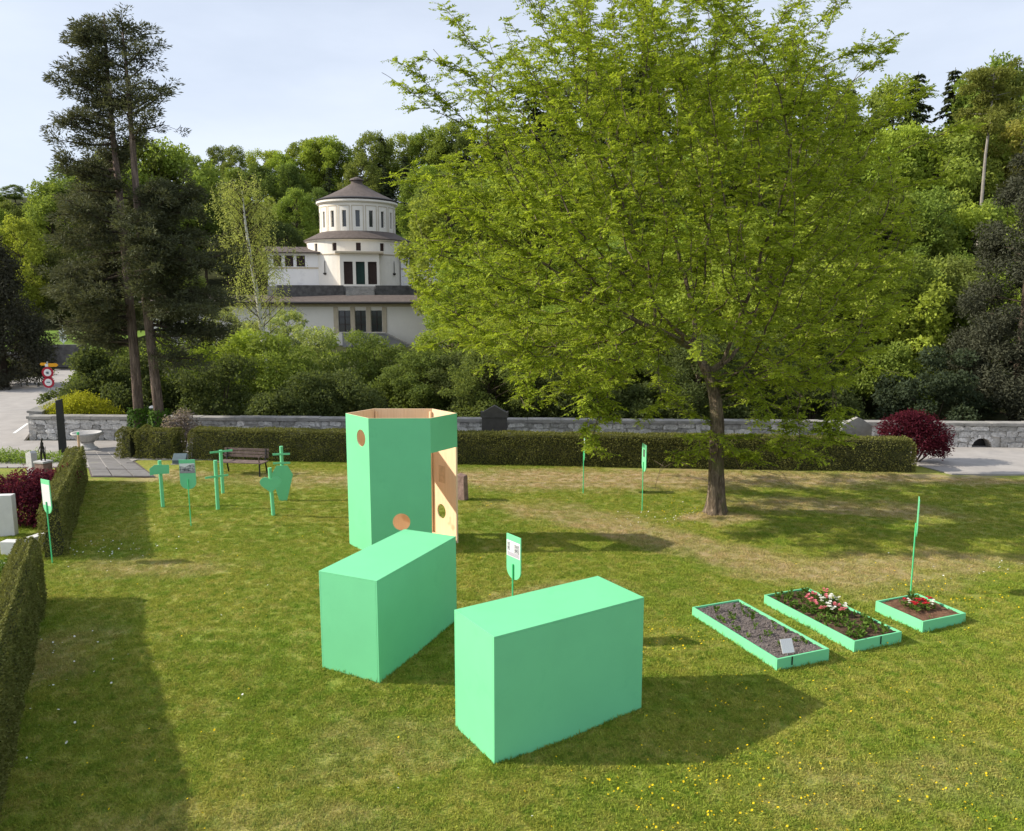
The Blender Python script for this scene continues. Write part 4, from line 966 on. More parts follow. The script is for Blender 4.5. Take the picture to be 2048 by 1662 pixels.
sk = thing('wooden_stake', 'short raw wooden stake with green tip at the end of the left hedge', 'stake', (W(156, 890, 24.2).x, 24.25, 0))
MB().tube([(0, 0, -.05), (.0, 0, 1.35)], .035, 8).build('shaft', M['stake'], sk); MB().tube([(0, 0, 1.352), (.0, 0, 1.43)], .037, 8).build('tip', M['mint_pole'], sk)
ra, rb_ = G(925, 962, .05), G(1490, 968, .05)
rp_ = MB().tube([ra.lerp(rb_, k/24)+Vector((0, .04*math.sin(k*1.3), .012*math.sin(k*2.1))) for k in range(25)], .011, 6).build('cord', M['rope']); tag(rp_, 'thin yellowish cord lying straight across the dry grass before the hedge', 'cord')

# ---------------------------------------------------------------- road signs far left
def disc(mb, r, y, z, n=24, mi=0):
    mb.add([(r*math.cos(6.2832*k/n), y, z+r*math.sin(6.2832*k/n)) for k in range(n)], [tuple(range(n))], mi)
sp = W(102, 812, 40.5); sp.z = 0
rs = thing('road_sign', 'pole with two round red-ringed prohibition signs and yellow direction arms', 'road sign', sp, R(4))
MB().tube([(0, 0, -.05), (0, 0, W(98, 728, 40.5).z+.12)], .035, 8).build('pole', M['galv'], rs)
for yy in (745, 764.5):
    z = W(99, yy, 40.5).z; mb = MB(); mb.tube([(0, -.06, z), (0, -.04, z)], .29, 28); d_ = mb.build('sign_disc', M['red'], rs)
    mb = MB(); mb.tube([(0, -.066, z), (0, -.0605, z)], .185, 24); mb.build('white_field', M['white'], d_)
    mb = MB(); 
    if yy < 750: mb.box(-.06, .06, -.071, -.0665, z-.07, z+.05); mb.box(-.09, .03, -.0715, -.067, z-.01, z+.02)
    else: mb.box(-.09, .09, -.071, -.0665, z-.02, z+.03)
    mb.build('symbol', M['blue_grey'], d_)
z = W(98, 730, 40.5).z
MB().prism([(.06, z-.09), (.46, z-.09), (.56, z), (.46, z+.09), (.06, z+.09)], -.05, -.03).build('direction_arm', M['yellow'], rs)
MB().prism([(-.06, z-.02), (-.30, z-.02), (-.36, z+.05), (-.30, z+.12), (-.06, z+.12)], -.05, -.03).build('direction_arm', M['yellow'], rs)
MB().box(-.09, .05, -.075, -.052, z-.08, z+.06).build('plate', M['white'], rs)
wz = W(101, 705, 64); ws = thing('road_sign', 'small white sign on a post beyond the far stone wall', 'road sign', (wz.x, 66, 0))
MB().tube([(0, 0, 0), (0, 0, 3.4)], .04, 6).build('pole', M['galv'], ws); MB().prism([(-.3, 2.2), (0, 1.95), (.3, 2.2), (.3, 3.0), (-.3, 3.0)], -.06, -.045).build('board', M['white'], ws); MB().box(-.12, .12, -.068, -.062, 2.35, 2.75).build('symbol', M['blue_grey'], ws)
fa_, fb_ = W(-30, 735, 62), W(84, 735, 62)
fw = thing('garden_wall', 'far dark stone garden wall across the end of the side road', 'wall', (fa_.x, 62, 0))
MB().box(0, fb_.x-fa_.x, 0, .5, -.2, 1.35).build('wall_body', M['darkstone'], fw); MB().box(-.05, fb_.x-fa_.x+.05, -.06, .56, 1.352, 1.48).build('coping', M['coping'], fw)
MB().box(fb_.x-fa_.x+.005, fb_.x-fa_.x+.6, -.1, .6, -.2, 1.9).build('pier', M['darkstone'], fw); MB().box(fb_.x-fa_.x+.605, fb_.x-fa_.x+3.2, .6, 1.1, .2, 2.0).build('wall_end', M['darkstone'], fw)
ph = thing('lamp_post', 'small grey bollard lamp between the ivy-covered trunks', 'lamp', (W(304, 815, 30.2).x, 30.2, 0))
MB().tube([(0, 0, -.05), (0, 0, 1.35)], .12, 12).build('shaft', M['blue_grey'], ph); MB().lathe([(.2, 1.35), (.2, 1.4), (.02, 1.47)], 14).build('cap', M['galv'], ph)

# ---------------------------------------------------------------- branch skeletons and foliage
def tubes_np(A, B, ra, rb, n=5):
    """many tapered limbs as one array"""
    A, B = np.asarray(A), np.asarray(B); m = len(A); d = unit(B-A)
    ref = np.where(np.abs(d[:, 2:3]) > .9, np.array([[1., 0, 0]]), np.array([[0, 0, 1.]])); u = unit(np.cross(d, ref)); v = np.cross(d, u)
    t = np.arange(n)*2*np.pi/n; c = np.cos(t)[None, :, None]; s = np.sin(t)[None, :, None]
    ring = u[:, None]*c+v[:, None]*s
    V = np.concatenate([A[:, None]+ring*np.asarray(ra)[:, None, None], B[:, None]+ring*np.asarray(rb)[:, None, None]], 1).reshape(-1, 3)
    k = np.arange(n); k2 = (k+1) % n
    Fq = (np.arange(m)[:, None, None]*2*n+np.stack([k, k2, n+k2, n+k], -1)[None]).reshape(-1, 4)
    return V, Fq
def colonise(pts, trunk, step, infl, kill, iters, bias=(0, 0, .05)):
    """space colonisation; trunk: list of points; returns nodes, parents"""
    nodes = [np.array(p, float) for p in trunk]; par = [-1]+list(range(len(trunk)-1))
    pts = np.array(pts); near = np.full(len(pts), -1); dist = np.full(len(pts), 1e9); start = 0; bias = np.array(bias)
    for it in range(iters):
        new = np.array(nodes[start:])
        for i0 in range(0, len(new), 200):
            dd = np.linalg.norm(pts[:, None]-new[None, i0:i0+200], axis=2); j = dd.argmin(1); m = dd[np.arange(len(pts)), j]
            q = m < dist; near[q] = start+i0+j[q]; dist[q] = m[q]
        live = dist > kill; pts = pts[live]; near = near[live]; dist = dist[live]
        if not len(pts): break
        start = len(nodes); act = dist < infl
        if not act.any(): break
        NA = np.array(nodes); v = unit(pts[act]-NA[near[act]]); idx = near[act]
        acc = np.zeros((len(nodes), 3)); np.add.at(acc, idx, v); us = np.unique(idx)
        dr = unit(unit(acc[us])+bias+rng.normal(size=(len(us), 3))*.12)
        for k, i in enumerate(us): nodes.append(nodes[i]+dr[k]*step); par.append(int(i))
        if len(nodes) > 14000: break
    return np.array(nodes), np.array(par)
def radii(nodes, par, rtip, power=2.3, rmax=None):
    n = len(nodes); acc = np.zeros(n); cnt = np.zeros(n, int)
    np.add.at(cnt, par[1:], 1)
    for i in range(n-1, 0, -1):
        if cnt[i] == 0: acc[i] = max(acc[i], rtip**power)
        acc[par[i]] += acc[i]
    r = acc**(1/power)
    if rmax: r = np.minimum(r, rmax)
    return r, cnt
def limb_mesh(name, nodes, par, r, mat, rmin=0, extra=None):
    i = np.arange(1, len(nodes)); i = i[r[i] > rmin]; A = nodes[par[i]]; B = nodes[i]; ra = np.minimum(r[par[i]], r[i]*1.5+.004)
    big = r[i] > .03
    V1, F1 = tubes_np(A[big], B[big], ra[big], r[i][big], 9); V2, F2 = tubes_np(A[~big], B[~big], ra[~big], r[i][~big], 4)
    Vs = [V1, V2]; Fs = [F1, F2+len(V1)]
    if extra is not None: Fs.append(extra[1]+len(V1)+len(V2)); Vs.append(extra[0])
    return np_mesh(name, np.concatenate(Vs), np.concatenate(Fs), mat, smooth=True)

# ---------------- the big spreading tree
def in_poly(x, y, poly):
    r = np.zeros(len(x), bool); n = len(poly)
    for i in range(n):
        x1, y1 = poly[i]; x2, y2 = poly[(i+1) % n]
        c = ((y1 > y) != (y2 > y)) & (x < (x2-x1)*(y-y1)/(y2-y1+1e-12)+x1); r ^= c
    return r
TB = Vector(G(1432, 1026)); TY = TB.y
sil = [(812, 420), (850, 330), (925, 280), (930, 190), (985, 110), (1060, 60), (1150, -30), (1270, -80), (1390, -70), (1500, 0), (1600, 70), (1690, 150), (1760, 240), (1815, 340), (1850, 470), (1830, 590), (1780, 690), (1690, 790),
       (1570, 790), (1480, 730), (1380, 690), (1300, 740), (1220, 800), (1110, 770), (1010, 750), (900, 690), (830, 610), (800, 520)]
silw = [tuple(W(x, y, TY))[0::2] for x, y in sil]
npnt = 7600; cand = np.stack([rng.uniform(-4, 12, npnt*6), rng.uniform(2, 14, npnt*6)], -1)
cand = cand[in_poly(cand[:, 0], cand[:, 1], silw)]
cxm, czm = 4.1, 7.2
rx = np.clip(1-((cand[:, 0]-cxm)/7.2)**2, .04, 1)*np.clip(1-((cand[:, 1]-czm)/7.5)**2*.6, .1, 1)
dep = rng.uniform(-1, 1, len(cand)); hd = 4.6*np.sqrt(rx)
yy = TY+.4+dep*hd
# keep the outline the same size seen in perspective
sc = yy/TY; X = cand[:, 0]*sc; Z = H+(cand[:, 1]-H)*sc
ok = rng.random(len(X)) < np.clip(hd/4.6, .25, 1)*(.45+.55*np.abs(dep)); X, Z, yy = X[ok], Z[ok], yy[ok]
core = (np.hypot((X-5.0)/2.6, (Z-4.6)/1.9) < 1) & (rng.random(len(X)) < .65); X, Z, yy = X[~core], Z[~core], yy[~core]
pts = np.stack([X, yy, Z], -1); pts = pts[Z > 2.6][:npnt]
tr = [TB, TB+Vector((-.02, 0, .8)), TB+Vector((-.06, .02, 1.6)), TB+Vector((-.04, .03, 2.3)), TB+Vector((-.10, .04, 2.9)), TB+Vector((-.22, .05, 3.4)), TB+Vector((-.42, .1, 3.85))]
trunk = [];
for i in range(len(tr)-1):
    for k in range(4): trunk.append(tr[i].lerp(tr[i+1], k/4))
trunk.append(tr[-1])
nodes, par = colonise(pts, trunk, .21, 2.6, .40, 170)
# side sprays low on the trunk, long whips at the top
def whip(start, d, n, step, droop, wander=.13):
    global nodes, par
    i = start; d = np.array(d, float); out = []
    for k in range(n):
        d = unit((d+rng.normal(size=3)*wander+np.array([0, 0, -droop]))[None])[0]
        nodes = np.vstack([nodes, nodes[i]+d*step]); par = np.append(par, i); i = len(nodes)-1; out.append(i)
    return out
def nearest(p): return int(np.linalg.norm(nodes-np.array(p), axis=1).argmin())
for (sx, sy), ang, ln in (((1428, 900), (-.9, -.35, .15), 9), ((1430, 905), (.9, -.4, .12), 10), ((1430, 890), (.7, -.8, .2), 8), ((1432, 880), (1, .1, .25), 12), ((1425, 870), (-.6, -.8, .2), 7), ((1428, 850), (-1, .2, .3), 9)):
    q = W(sx, sy, TY); w_ = whip(nearest(q), ang, ln, .18, .05)
    for j in w_[3::2]: whip(j, rng.normal(size=3)*np.array([.8, .8, .2])+np.array(ang), 3, .16, .06)
# drooping outer whips
tips = np.setdiff1d(np.arange(len(nodes)), par)
order = rng.permutation(tips)
for i in order[:230]:
    o = nodes[i]-np.array([4.8, TY, 5.5]); o = o/np.linalg.norm(o)
    if nodes[i][2] > 8.5: whip(i, o*np.array([1, 1, .55])+np.array([0, 0, .42]), rng.integers(3, 7), .22, .0, .10)
    elif nodes[i][2] < 5: whip(i, o*np.array([1, 1, .1])+np.array([0, 0, -.35]), rng.integers(3, 7), .17, .05)
for px, py, dx, dz, ln in ((930, 250, -1.0, .62, 9), (930, 265, -1, .45, 9), (985, 140, -1, .5, 8), (1000, 120, -.9, .75, 8), (1110, 40, -.7, .6, 7), (1600, 90, .8, .75, 8), (1640, 130, 1, .6, 8), (1700, 180, .9, .7, 8), (1720, 230, 1, .4, 8), (1780, 290, 1, .5, 8), (1760, 260, .8, .8, 7), (950, 330, -1, .35, 8), (1540, 40, .7, .8, 7), (1820, 350, 1, .3, 6)):
    q = W(px, py, TY); k = nearest(q); w_ = whip(k, (dx, rng.normal()*.15, dz), ln, .22, .0, .08)
    for j in w_[2::2]: whip(j, np.array([dx, rng.normal()*.5, dz])+rng.normal(size=3)*.4, 3, .17, 0)
for px, py, dx, n_ in ((1165, 770, -.05, 7), (1150, 780, .1, 6), (1260, 780, -.3, 5), (1640, 790, .25, 7), (1600, 800, -.1, 7), (1700, 790, .3, 6), (1540, 790, .1, 7), (1470, 800, .35, 7), (1060, 760, -.3, 5), (1320, 760, -.1, 6)):
    k = nearest(W(px, py, TY-1.5)); w_ = whip(k, (dx, -.35, -.75), n_, .2, .08, .16)
    for j in w_[1:]: whip(j, (rng.normal()*.8, rng.normal()*.6, -.15), 3, .15, .05)
r, cnt = radii(nodes, par, .0058, 2.45, .30)
# trunk with a flared, slightly fluted base
base_r = [.34, .285, .25, .232, .222, .215, .21, .205, .20]
for i in range(len(trunk)): r[i] = max(np.interp(nodes[i][2], [0, .25, .6, 1.2, 2.2, 3.0, 3.9], [.36, .285, .25, .225, .20, .185, .16]), .15)
big = thing('spreading_tree', 'large spreading tree in fresh yellow-green leaf standing on the lawn', 'tree', TB)
off = np.array(TB)
nodes_l = nodes-off
nseg = 28; rows = []; zs_ = np.concatenate([np.linspace(-.06, .6, 12), np.linspace(.7, 3.85, 26)])
tz_ = np.array([p_[2] for p_ in nodes_l[:len(trunk)]]); gk = np.random.default_rng(4); fl_ = gk.normal(size=(3, 2))
for z_ in zs_:
    cx_ = np.interp(z_, tz_, nodes_l[:len(trunk), 0]); cy_ = np.interp(z_, tz_, nodes_l[:len(trunk), 1]); th_ = np.arange(nseg)*2*np.pi/nseg
    r_ = np.interp(z_, [0, .12, .3, .6, 1.2, 2.2, 3.0, 3.9], [.31, .27, .24, .215, .192, .172, .155, .14])
    rr_ = r_*(1+.05*np.sin(5*th_+z_*.9)+.035*np.sin(9*th_-z_*1.7+1)+.03*np.sin(3*th_+z_*2)+.02*np.sin(14*th_+z_*3)+.10*np.exp(-max(z_, 0)*5)*np.sin(5*th_+.6))
    rows.append(np.stack([cx_+rr_*np.cos(th_), cy_+rr_*np.sin(th_), np.full(nseg, z_)], -1))
Vt = np.concatenate(rows); kk = np.arange(nseg); Ft = np.concatenate([np.stack([i*nseg+kk, i*nseg+(kk+1) % nseg, (i+1)*nseg+(kk+1) % nseg, (i+1)*nseg+kk], -1) for i in range(len(zs_)-1)])
r[:len(trunk)] *= .72
link('trunk', limb_mesh('trunk', nodes_l, par, r, M['bark'], extra=(Vt, Ft)), big)
thin = np.where((r < .034) & (nodes_l[:, 2] > 1.4))[0]
# leafy sprays: a short twig with leaves along both sides, held nearly flat
def sprays(nodes, par, ids, per, tl, nl, ll, seed, flat=.38, wfac=.5, keepfn=None):
    g2 = np.random.default_rng(seed); ids = np.repeat(ids, per); m = len(ids)
    A = nodes[par[ids]]; B = nodes[ids]; t = g2.random((m, 1)); base = A+(B-A)*t; dirn = unit(B-A)
    sd = g2.normal(size=(m, 3)); sd[:, 2] *= flat; d = unit(dirn*.55+unit(sd)); d[:, 2] = d[:, 2]*.7-.04; d = unit(d)
    up = unit(np.array([0, 0, 1.])+g2.normal(size=(m, 3))*.42); tlen = tl*(.5+g2.random((m, 1)))
    k = np.arange(nl); fr = (k+.7)/nl
    P = base[:, None]+d[:, None]*(tlen*fr[None])[:, :, None]
    P[:, :, 2] -= (tlen*fr[None]**2)*.12
    side = unit(np.cross(d, up)); sg = np.where(k % 2 == 0, 1., -1.)[None, :, None]
    Dl = d[:, None]*.75+side[:, None]*sg*.8+g2.normal(size=(m, nl, 3))*.22
    Nl = np.broadcast_to(up[:, None], (m, nl, 3))+g2.normal(size=(m, nl, 3))*.35
    L = ll*(.6+.8*g2.random((m*nl)))
    V, Fq = leaf_arrays(P.reshape(-1, 3), Dl.reshape(-1, 3), Nl.reshape(-1, 3), L, L*wfac)
    tb = np.clip(g2.normal(.5, .2, (m, 1))+g2.normal(0, .12, (m, nl)), 0, 1).reshape(-1)
    tw = tubes_np(base, base+d*tlen, np.full(m, .0035), np.full(m, .0015), 3)
    return V, Fq, np.repeat(tb, 4), tw
ph = nodes_l[thin]; dm = np.sin(ph[:, 0]*2.1+1)*np.sin(ph[:, 1]*2.3+2)*np.sin(ph[:, 2]*3.4)+.35*np.sin(ph[:, 0]*5+ph[:, 2]*6)
thin = thin[rng.random(len(thin)) < np.clip(.80+.55*dm, .25, 1)]
V, Fq, tn, tw = sprays(nodes_l, par, thin, 5, .27, 13, .074, 77, .22, .5)
link('crown', np_mesh('crown', V, Fq, M['leaf_big'], tn), big)
link('twigs', np_mesh('twigs', *tw, M['bark']), big)
print('big tree', len(nodes), len(thin), len(Fq))

# ---------------- lobed crowns for shrubs and the wood behind
def lobe_leaves(lobes, n, size, seed, shell=.5, outw=.8, wf=.6, upb=.25, clump=0):
    g2 = np.random.default_rng(seed); lob = np.array(lobes, float)
    wts = (lob[:, 3]*lob[:, 4]+lob[:, 3]*lob[:, 5]+lob[:, 4]*lob[:, 5]); wts /= wts.sum()
    k = g2.choice(len(lob), n, p=wts); d = rdir(n, g2); rr = shell+(1-shell)*g2.random(n)**.6
    lum = 1+.22*np.sin(d[:, 0]*7+k*1.7)*np.sin(d[:, 1]*6+k)*np.sin(d[:, 2]*8+k*.6)+.10*g2.normal(size=n)
    P = lob[k, :3]+d*lob[k, 3:6]*(rr*lum)[:, None]
    D = unit(d*.5+g2.normal(size=(n, 3))*.7+np.array([0, 0, -.1])); Nn = unit(d*outw+g2.normal(size=(n, 3))*.6+np.array([0, 0, upb]))
    L = size*(.55+.9*g2.random(n)); V, Fq = leaf_arrays(P, D, Nn, L, L*wf)
    tint = np.clip(.5+.22*np.sin(k*12.9898)+g2.normal(0, .2, n), 0, 1)
    return V, Fq, np.repeat(tint, 4)
def crown_lobes(g2, n, rx, ry, h0, h1, lr, pear=.5):
    out = []
    for i in range(n):
        t = (i+.5)/n; z = h0+(h1-h0)*t; w = math.sin(math.pi*min(1, (t*.85+.12)))**pear; a = i*2.4+g2.uniform(-.5, .5); q = math.sqrt(g2.uniform(.15, 1))
        s = lr*g2.choice((g2.uniform(.45, .8), g2.uniform(.8, 1.35)))*(1.1-.3*t); out.append((rx*w*q*math.cos(a), ry*w*q*math.sin(a), z, s, s, s*g2.uniform(.65, .9)))
    return out
def make_tree(name, seed, h, rx, h0, nl, lr, n, size, trunk_r, barkm='bark_dark', leafm='leaf', pear=.5):
    g2 = random.Random(seed); lobes = crown_lobes(g2, nl, rx, rx, h0, h-lr*.5, lr, pear)
    V, Fq, tn = lobe_leaves(lobes, n, size, seed, .35)
    cm = np_mesh('crown', V, Fq, M[leafm], tn)
    A = []; B = []; ra = []; rb = []
    zs = [-1.0, h*.25, h*.5, h*.75, h*.92]; p = [np.array([g2.uniform(-.2, .2)*k, g2.uniform(-.2, .2)*k, z]) for k, z in enumerate(zs)]
    for k in range(4): A.append(p[k]); B.append(p[k+1]); ra.append(trunk_r*(1-.22*k)); rb.append(trunk_r*(1-.22*(k+1)))
    for lb in lobes[::2]:
        z = min(max(lb[2]-1.5, h*.18), h*.85); kk = np.array([0, 0, z]); A.append(kk); B.append(np.array(lb[:3])); ra.append(trunk_r*.35); rb.append(trunk_r*.08)
    V, Fq = tubes_np(A, B, ra, rb, 6)
    return np_mesh('trunk', V, Fq, M[barkm], smooth=True), cm
def make_spruce(seed, h, rad, n, size):
    g2 = np.random.default_rng(seed); A = [np.array([0, 0, -1.])]; B = [np.array([0, 0, h])]; ra = [h*.016]; rb = [.02]; P = []; D = []
    z = h*.12
    while z < h*.98:
        L0 = rad*(1-(z/h))**.8*(.8+.4*g2.random())+.15; nb = 7
        for k in range(nb):
            a = g2.random()*6.283; L = L0*g2.uniform(.7, 1.15); tip = np.array([math.cos(a)*L, math.sin(a)*L, z-L*.28]); A.append(np.array([0, 0, z])); B.append(tip); ra.append(.04); rb.append(.01)
            m = int(10+L*26); t = g2.random(m)**.6; sp = np.array([-math.sin(a), math.cos(a), 0]); q = np.array([0, 0, z])+(tip-np.array([0, 0, z]))*t[:, None]+sp*(g2.normal(size=(m, 1))*.16*L*(1.1-t[:, None]))+np.array([0, 0, 1])*(.22*L*np.sin(t*3)[:, None]*.5)
            P.append(q); dd = (tip-np.array([0, 0, z]))/L+sp*g2.normal(size=(m, 1))*.6+np.array([0, 0, -.35])+g2.normal(size=(m, 3))*.25; D.append(dd)
        z += h*.026
    P = np.concatenate(P); D = np.concatenate(D); m = len(P); Ls = size*(.6+.8*g2.random(m)); V, Fq = leaf_arrays(P, D, np.array([0, 0, 1.])+g2.normal(size=(m, 3))*.5, Ls, Ls*.42)
    cm = np_mesh('crown', V, Fq, M['needle'], np.repeat(g2.random(m), 4)); V, Fq = tubes_np(A, B, ra, rb, 6)
    return np_mesh('trunk', V, Fq, M['bark_dark'], smooth=True), cm
KIND = {'round': make_tree('r', 101, 12, 3.6, 3.0, 60, 1.05, 17000, .25, .22), 'broad': make_tree('b', 102, 11, 4.6, 2.4, 70, 1.15, 19000, .25, .25), 'tall': make_tree('t', 103, 15, 2.9, 3.0, 64, 1.0, 17000, .25, .2, pear=.4),
        'loose': make_tree('l', 104, 13, 3.2, 3.5, 40, 1.0, 11000, .27, .17, 'bark'), 'spruce': make_spruce(105, 17, 3.4, 0, .42), 'low': make_tree('o', 106, 7.5, 3.8, 1.2, 56, .95, 17000, .19, .15)}
FRESH, MID, DEEP, DARK, SPR, PALE, OLIVE = (.36, .45, .070, 1), (.265, .34, .065, 1), (.185, .24, .060, 1), (.115, .145, .048, 1), (.075, .095, .045, 1), (.36, .42, .15, 1), (.30, .31, .07, 1)
CN = {FRESH: 'bright spring-green', MID: 'mid-green', DEEP: 'deep green', DARK: 'dark green', SPR: 'dark', PALE: 'pale grey-green', OLIVE: 'olive-green'}
KN = {'round': 'rounded tree', 'broad': 'wide tree', 'tall': 'tall narrow tree', 'loose': 'thin-leaved tree', 'spruce': 'pointed spruce', 'low': 'low bushy tree'}
ZONES = {'ridge': 'on the wooded hill behind the chapel', 'left': 'beyond the side road on the left', 'right': 'on the wooded slope at the right', 'under': 'behind the rubble wall and the big tree'}
def where(x, y, zone):
    px = 1024+F*x/y
    if zone == 'ridge': return 'on the hill left of the chapel' if px < 560 else 'on the hill right behind the chapel dome' if px < 840 else 'on the hill right of the chapel'
    if zone == 'right': return "behind the big tree crown's left half" if px < 1350 else "behind the big tree crown's right half" if px < 1720 else 'in the wood at the right edge'
    if zone == 'under': return 'above the wall between tower and big tree trunk' if px < 1400 else 'above the wall right of the big tree trunk'
    return ZONES[zone]
def place(kind, x, y, s, col, zone, sz=None, zoff=0, label=None, group=True):
    far = {'ridge': (141, 'far', 'near'), 'right': (64, 'farther', 'nearer')}.get(zone); pre = '' if not far else (far[1]+' ' if y > far[0] else far[2]+' ')
    lab = label or f'{pre}{CN[col]} {KN[kind]} {where(x, y, zone)}'
    t = thing('conifer_tree' if kind == 'spruce' else 'broadleaf_tree', lab, 'tree', (x, y, float(TZ(x, y))+zoff), random.random()*6.28, lab.replace('tree ', 'trees ').replace('spruce ', 'spruces ') if group else None)
    t.scale = (s, s, s*(sz or random.uniform(.9, 1.12)))
    link('trunk', KIND[kind][0], t); c = link('crown', KIND[kind][1], t)
    v = random.uniform(.85, 1.15); c.color = (col[0]*v*random.uniform(.92, 1.1), col[1]*v, col[2]*v, 1)
    return t
gt = random.Random(77)
def pick(ws): 
    ks = list(ws); return gt.choices(ks, [ws[k] for k in ks])[0]
def treeline(pxs, Y, topy, zone, kinds, cols, jit=18, base=None):
    """trees whose tops reach a given outline at distance Y"""
    for px in pxs:
        x = px+gt.uniform(-jit, jit); y = Y+gt.uniform(-3, 3); k = pick(kinds); col = pick(cols)
        if k == 'spruce': col = SPR
        q = W(x, np.interp(x, [p[0] for p in topy], [p[1] for p in topy])+gt.uniform(-8, 22), y)
        hh = q.z-float(TZ(q.x, y)); nat = {'round': 12, 'broad': 11, 'tall': 15, 'loose': 13, 'spruce': 17, 'low': 7.5}[k]
        s = min(max(hh/nat, .55), 1.7); place(k, q.x, y, s, col, zone, sz=1.0*hh/nat/s)
# ridge behind the chapel, three rows down the slope
R1 = [(-100, 372), (60, 372), (300, 330), (400, 300), (560, 290), (700, 275), (800, 262), (900, 250), (1050, 250)]
treeline(range(-60, 1060, 44), 150, R1, 'ridge', {'round': 4, 'tall': 3, 'broad': 3, 'spruce': 2}, {FRESH: 2, MID: 5, DEEP: 4})
treeline(range(250, 1060, 52), 132, [(0, 400), (400, 345), (700, 322), (1060, 300)], 'ridge', {'round': 4, 'tall': 4, 'spruce': 2}, {FRESH: 2, MID: 4, DEEP: 4, PALE: 1})
treeline(range(380, 660, 50), 116, [(0, 420), (380, 400), (560, 385), (660, 370)], 'ridge', {'round': 4, 'tall': 3, 'spruce': 2}, {MID: 4, DEEP: 4, DARK: 1, FRESH: 1})
treeline((850, 905, 960), 112, [(800, 345), (960, 330)], 'ridge', {'round': 4, 'spruce': 2}, {DEEP: 4, MID: 2})
treeline((440, 500, 548, 590, 632), 101, [(380, 450), (550, 430), (640, 455)], 'ridge', {'round': 4, 'loose': 2}, {MID: 3, DEEP: 3, DARK: 2})
# left of the conifers
treeline((-30, 30, 95, 150, 215, 280, 345, 400), 100, [(-50, 410), (40, 405), (130, 330), (330, 250), (420, 400)], 'left', {'round': 4, 'broad': 2}, {MID: 4, DEEP: 3})
treeline((-40, 120, 190, 250, 320, 390), 84, [(-40, 480), (120, 500), (250, 520), (400, 540)], 'left', {'round': 4, 'low': 2}, {DARK: 3, DEEP: 3})
# the right hand wood, coming near
treeline(range(1060, 2150, 60), 92, [(1060, 160), (1300, 100), (1500, 130), (1650, 170), (1760, 150), (1850, 118), (1960, 130), (2150, 110)], 'right', {'round': 4, 'tall': 4, 'spruce': 2}, {MID: 5, DEEP: 4, FRESH: 1})
treeline(range(900, 2120, 64), 72, [(900, 370), (1300, 290), (1600, 270), (1800, 250), (2100, 230)], 'right', {'round': 4, 'tall': 3, 'broad': 3}, {MID: 5, FRESH: 5, DEEP: 1, OLIVE: 1})
treeline(range(930, 2060, 72), 56, [(930, 520), (1300, 450), (1600, 400), (1800, 370), (1960, 400)], 'right', {'round': 4, 'broad': 4, 'loose': 1}, {MID: 4, FRESH: 5, DEEP: 1})
treeline(range(920, 2060, 64), 43, [(920, 640), (1200, 600), (1500, 520), (1800, 500), (1930, 520)], 'under', {'round': 3, 'broad': 3, 'low': 2}, {FRESH: 3, MID: 4, DEEP: 3})
treeline(range(860, 1700, 66), 36.5, [(860, 700), (1700, 660)], 'under', {'low': 3}, {DARK: 5, DEEP: 3})
# pale-trunked tree on the right skyline
sq = W(1972, 400, 60); sg = thing('pale_trunked_tree', 'tall tree with a thin bare pale trunk and olive top at the right', 'tree', (sq.x, 60, float(TZ(sq.x, 60))))
q = [W(1966, 370, 60), W(1971, 310, 60), W(1979, 250, 60), W(1985, 190, 60), W(1988, 150, 60)]; q = [v-Vector(sg.location) for v in q]
MB().tube([(q[0].x, q[0].y, -1)]+q, [.13, .11, .095, .08, .06, .03], 8).build('trunk', M['snag'], sg)
gl = random.Random(66); lob = []
for k in range(34):
    v = q[2].lerp(q[4], gl.uniform(-.1, 1.15)); a_ = gl.uniform(0, 6.283); w_ = gl.uniform(.2, 1.9); s_ = gl.uniform(.35, .75); lob.append((v.x+w_*math.cos(a_), v.y+w_*math.sin(a_), v.z+gl.uniform(-.3, .3), s_, s_, s_*.55))
V, Fq, tn = lobe_leaves(lob, 9000, .22, 414, .3, wf=.4); c = link('crown', np_mesh('crown', V, Fq, M['leaf'], tn), sg); c.color = (.22, .24, .055, 1)
link('limbs', np_mesh('limbs', *tubes_np([(q[3].x, q[3].y, l_[2]-.3) for l_ in lob], [l_[:3] for l_ in lob], [.035]*len(lob), [.01]*len(lob), 4), M['snag']), sg)

for px, ty, Y_, lab in ((440, 612, 52, 'thin pale young tree before the left end of the long hall'), (575, 618, 54, 'thin pale young tree between the birch and the hall windows'), (505, 640, 49, 'thin pale sapling at the foot of the birch')):
    q = W(px, ty, Y_); z0 = float(TZ(q.x, Y_)); hh = q.z-z0; t = place('loose', q.x, Y_, hh/13, PALE, 'left', sz=1, label=lab, group=False); t.scale = (hh/13*1.35, hh/13*1.35, hh/13)
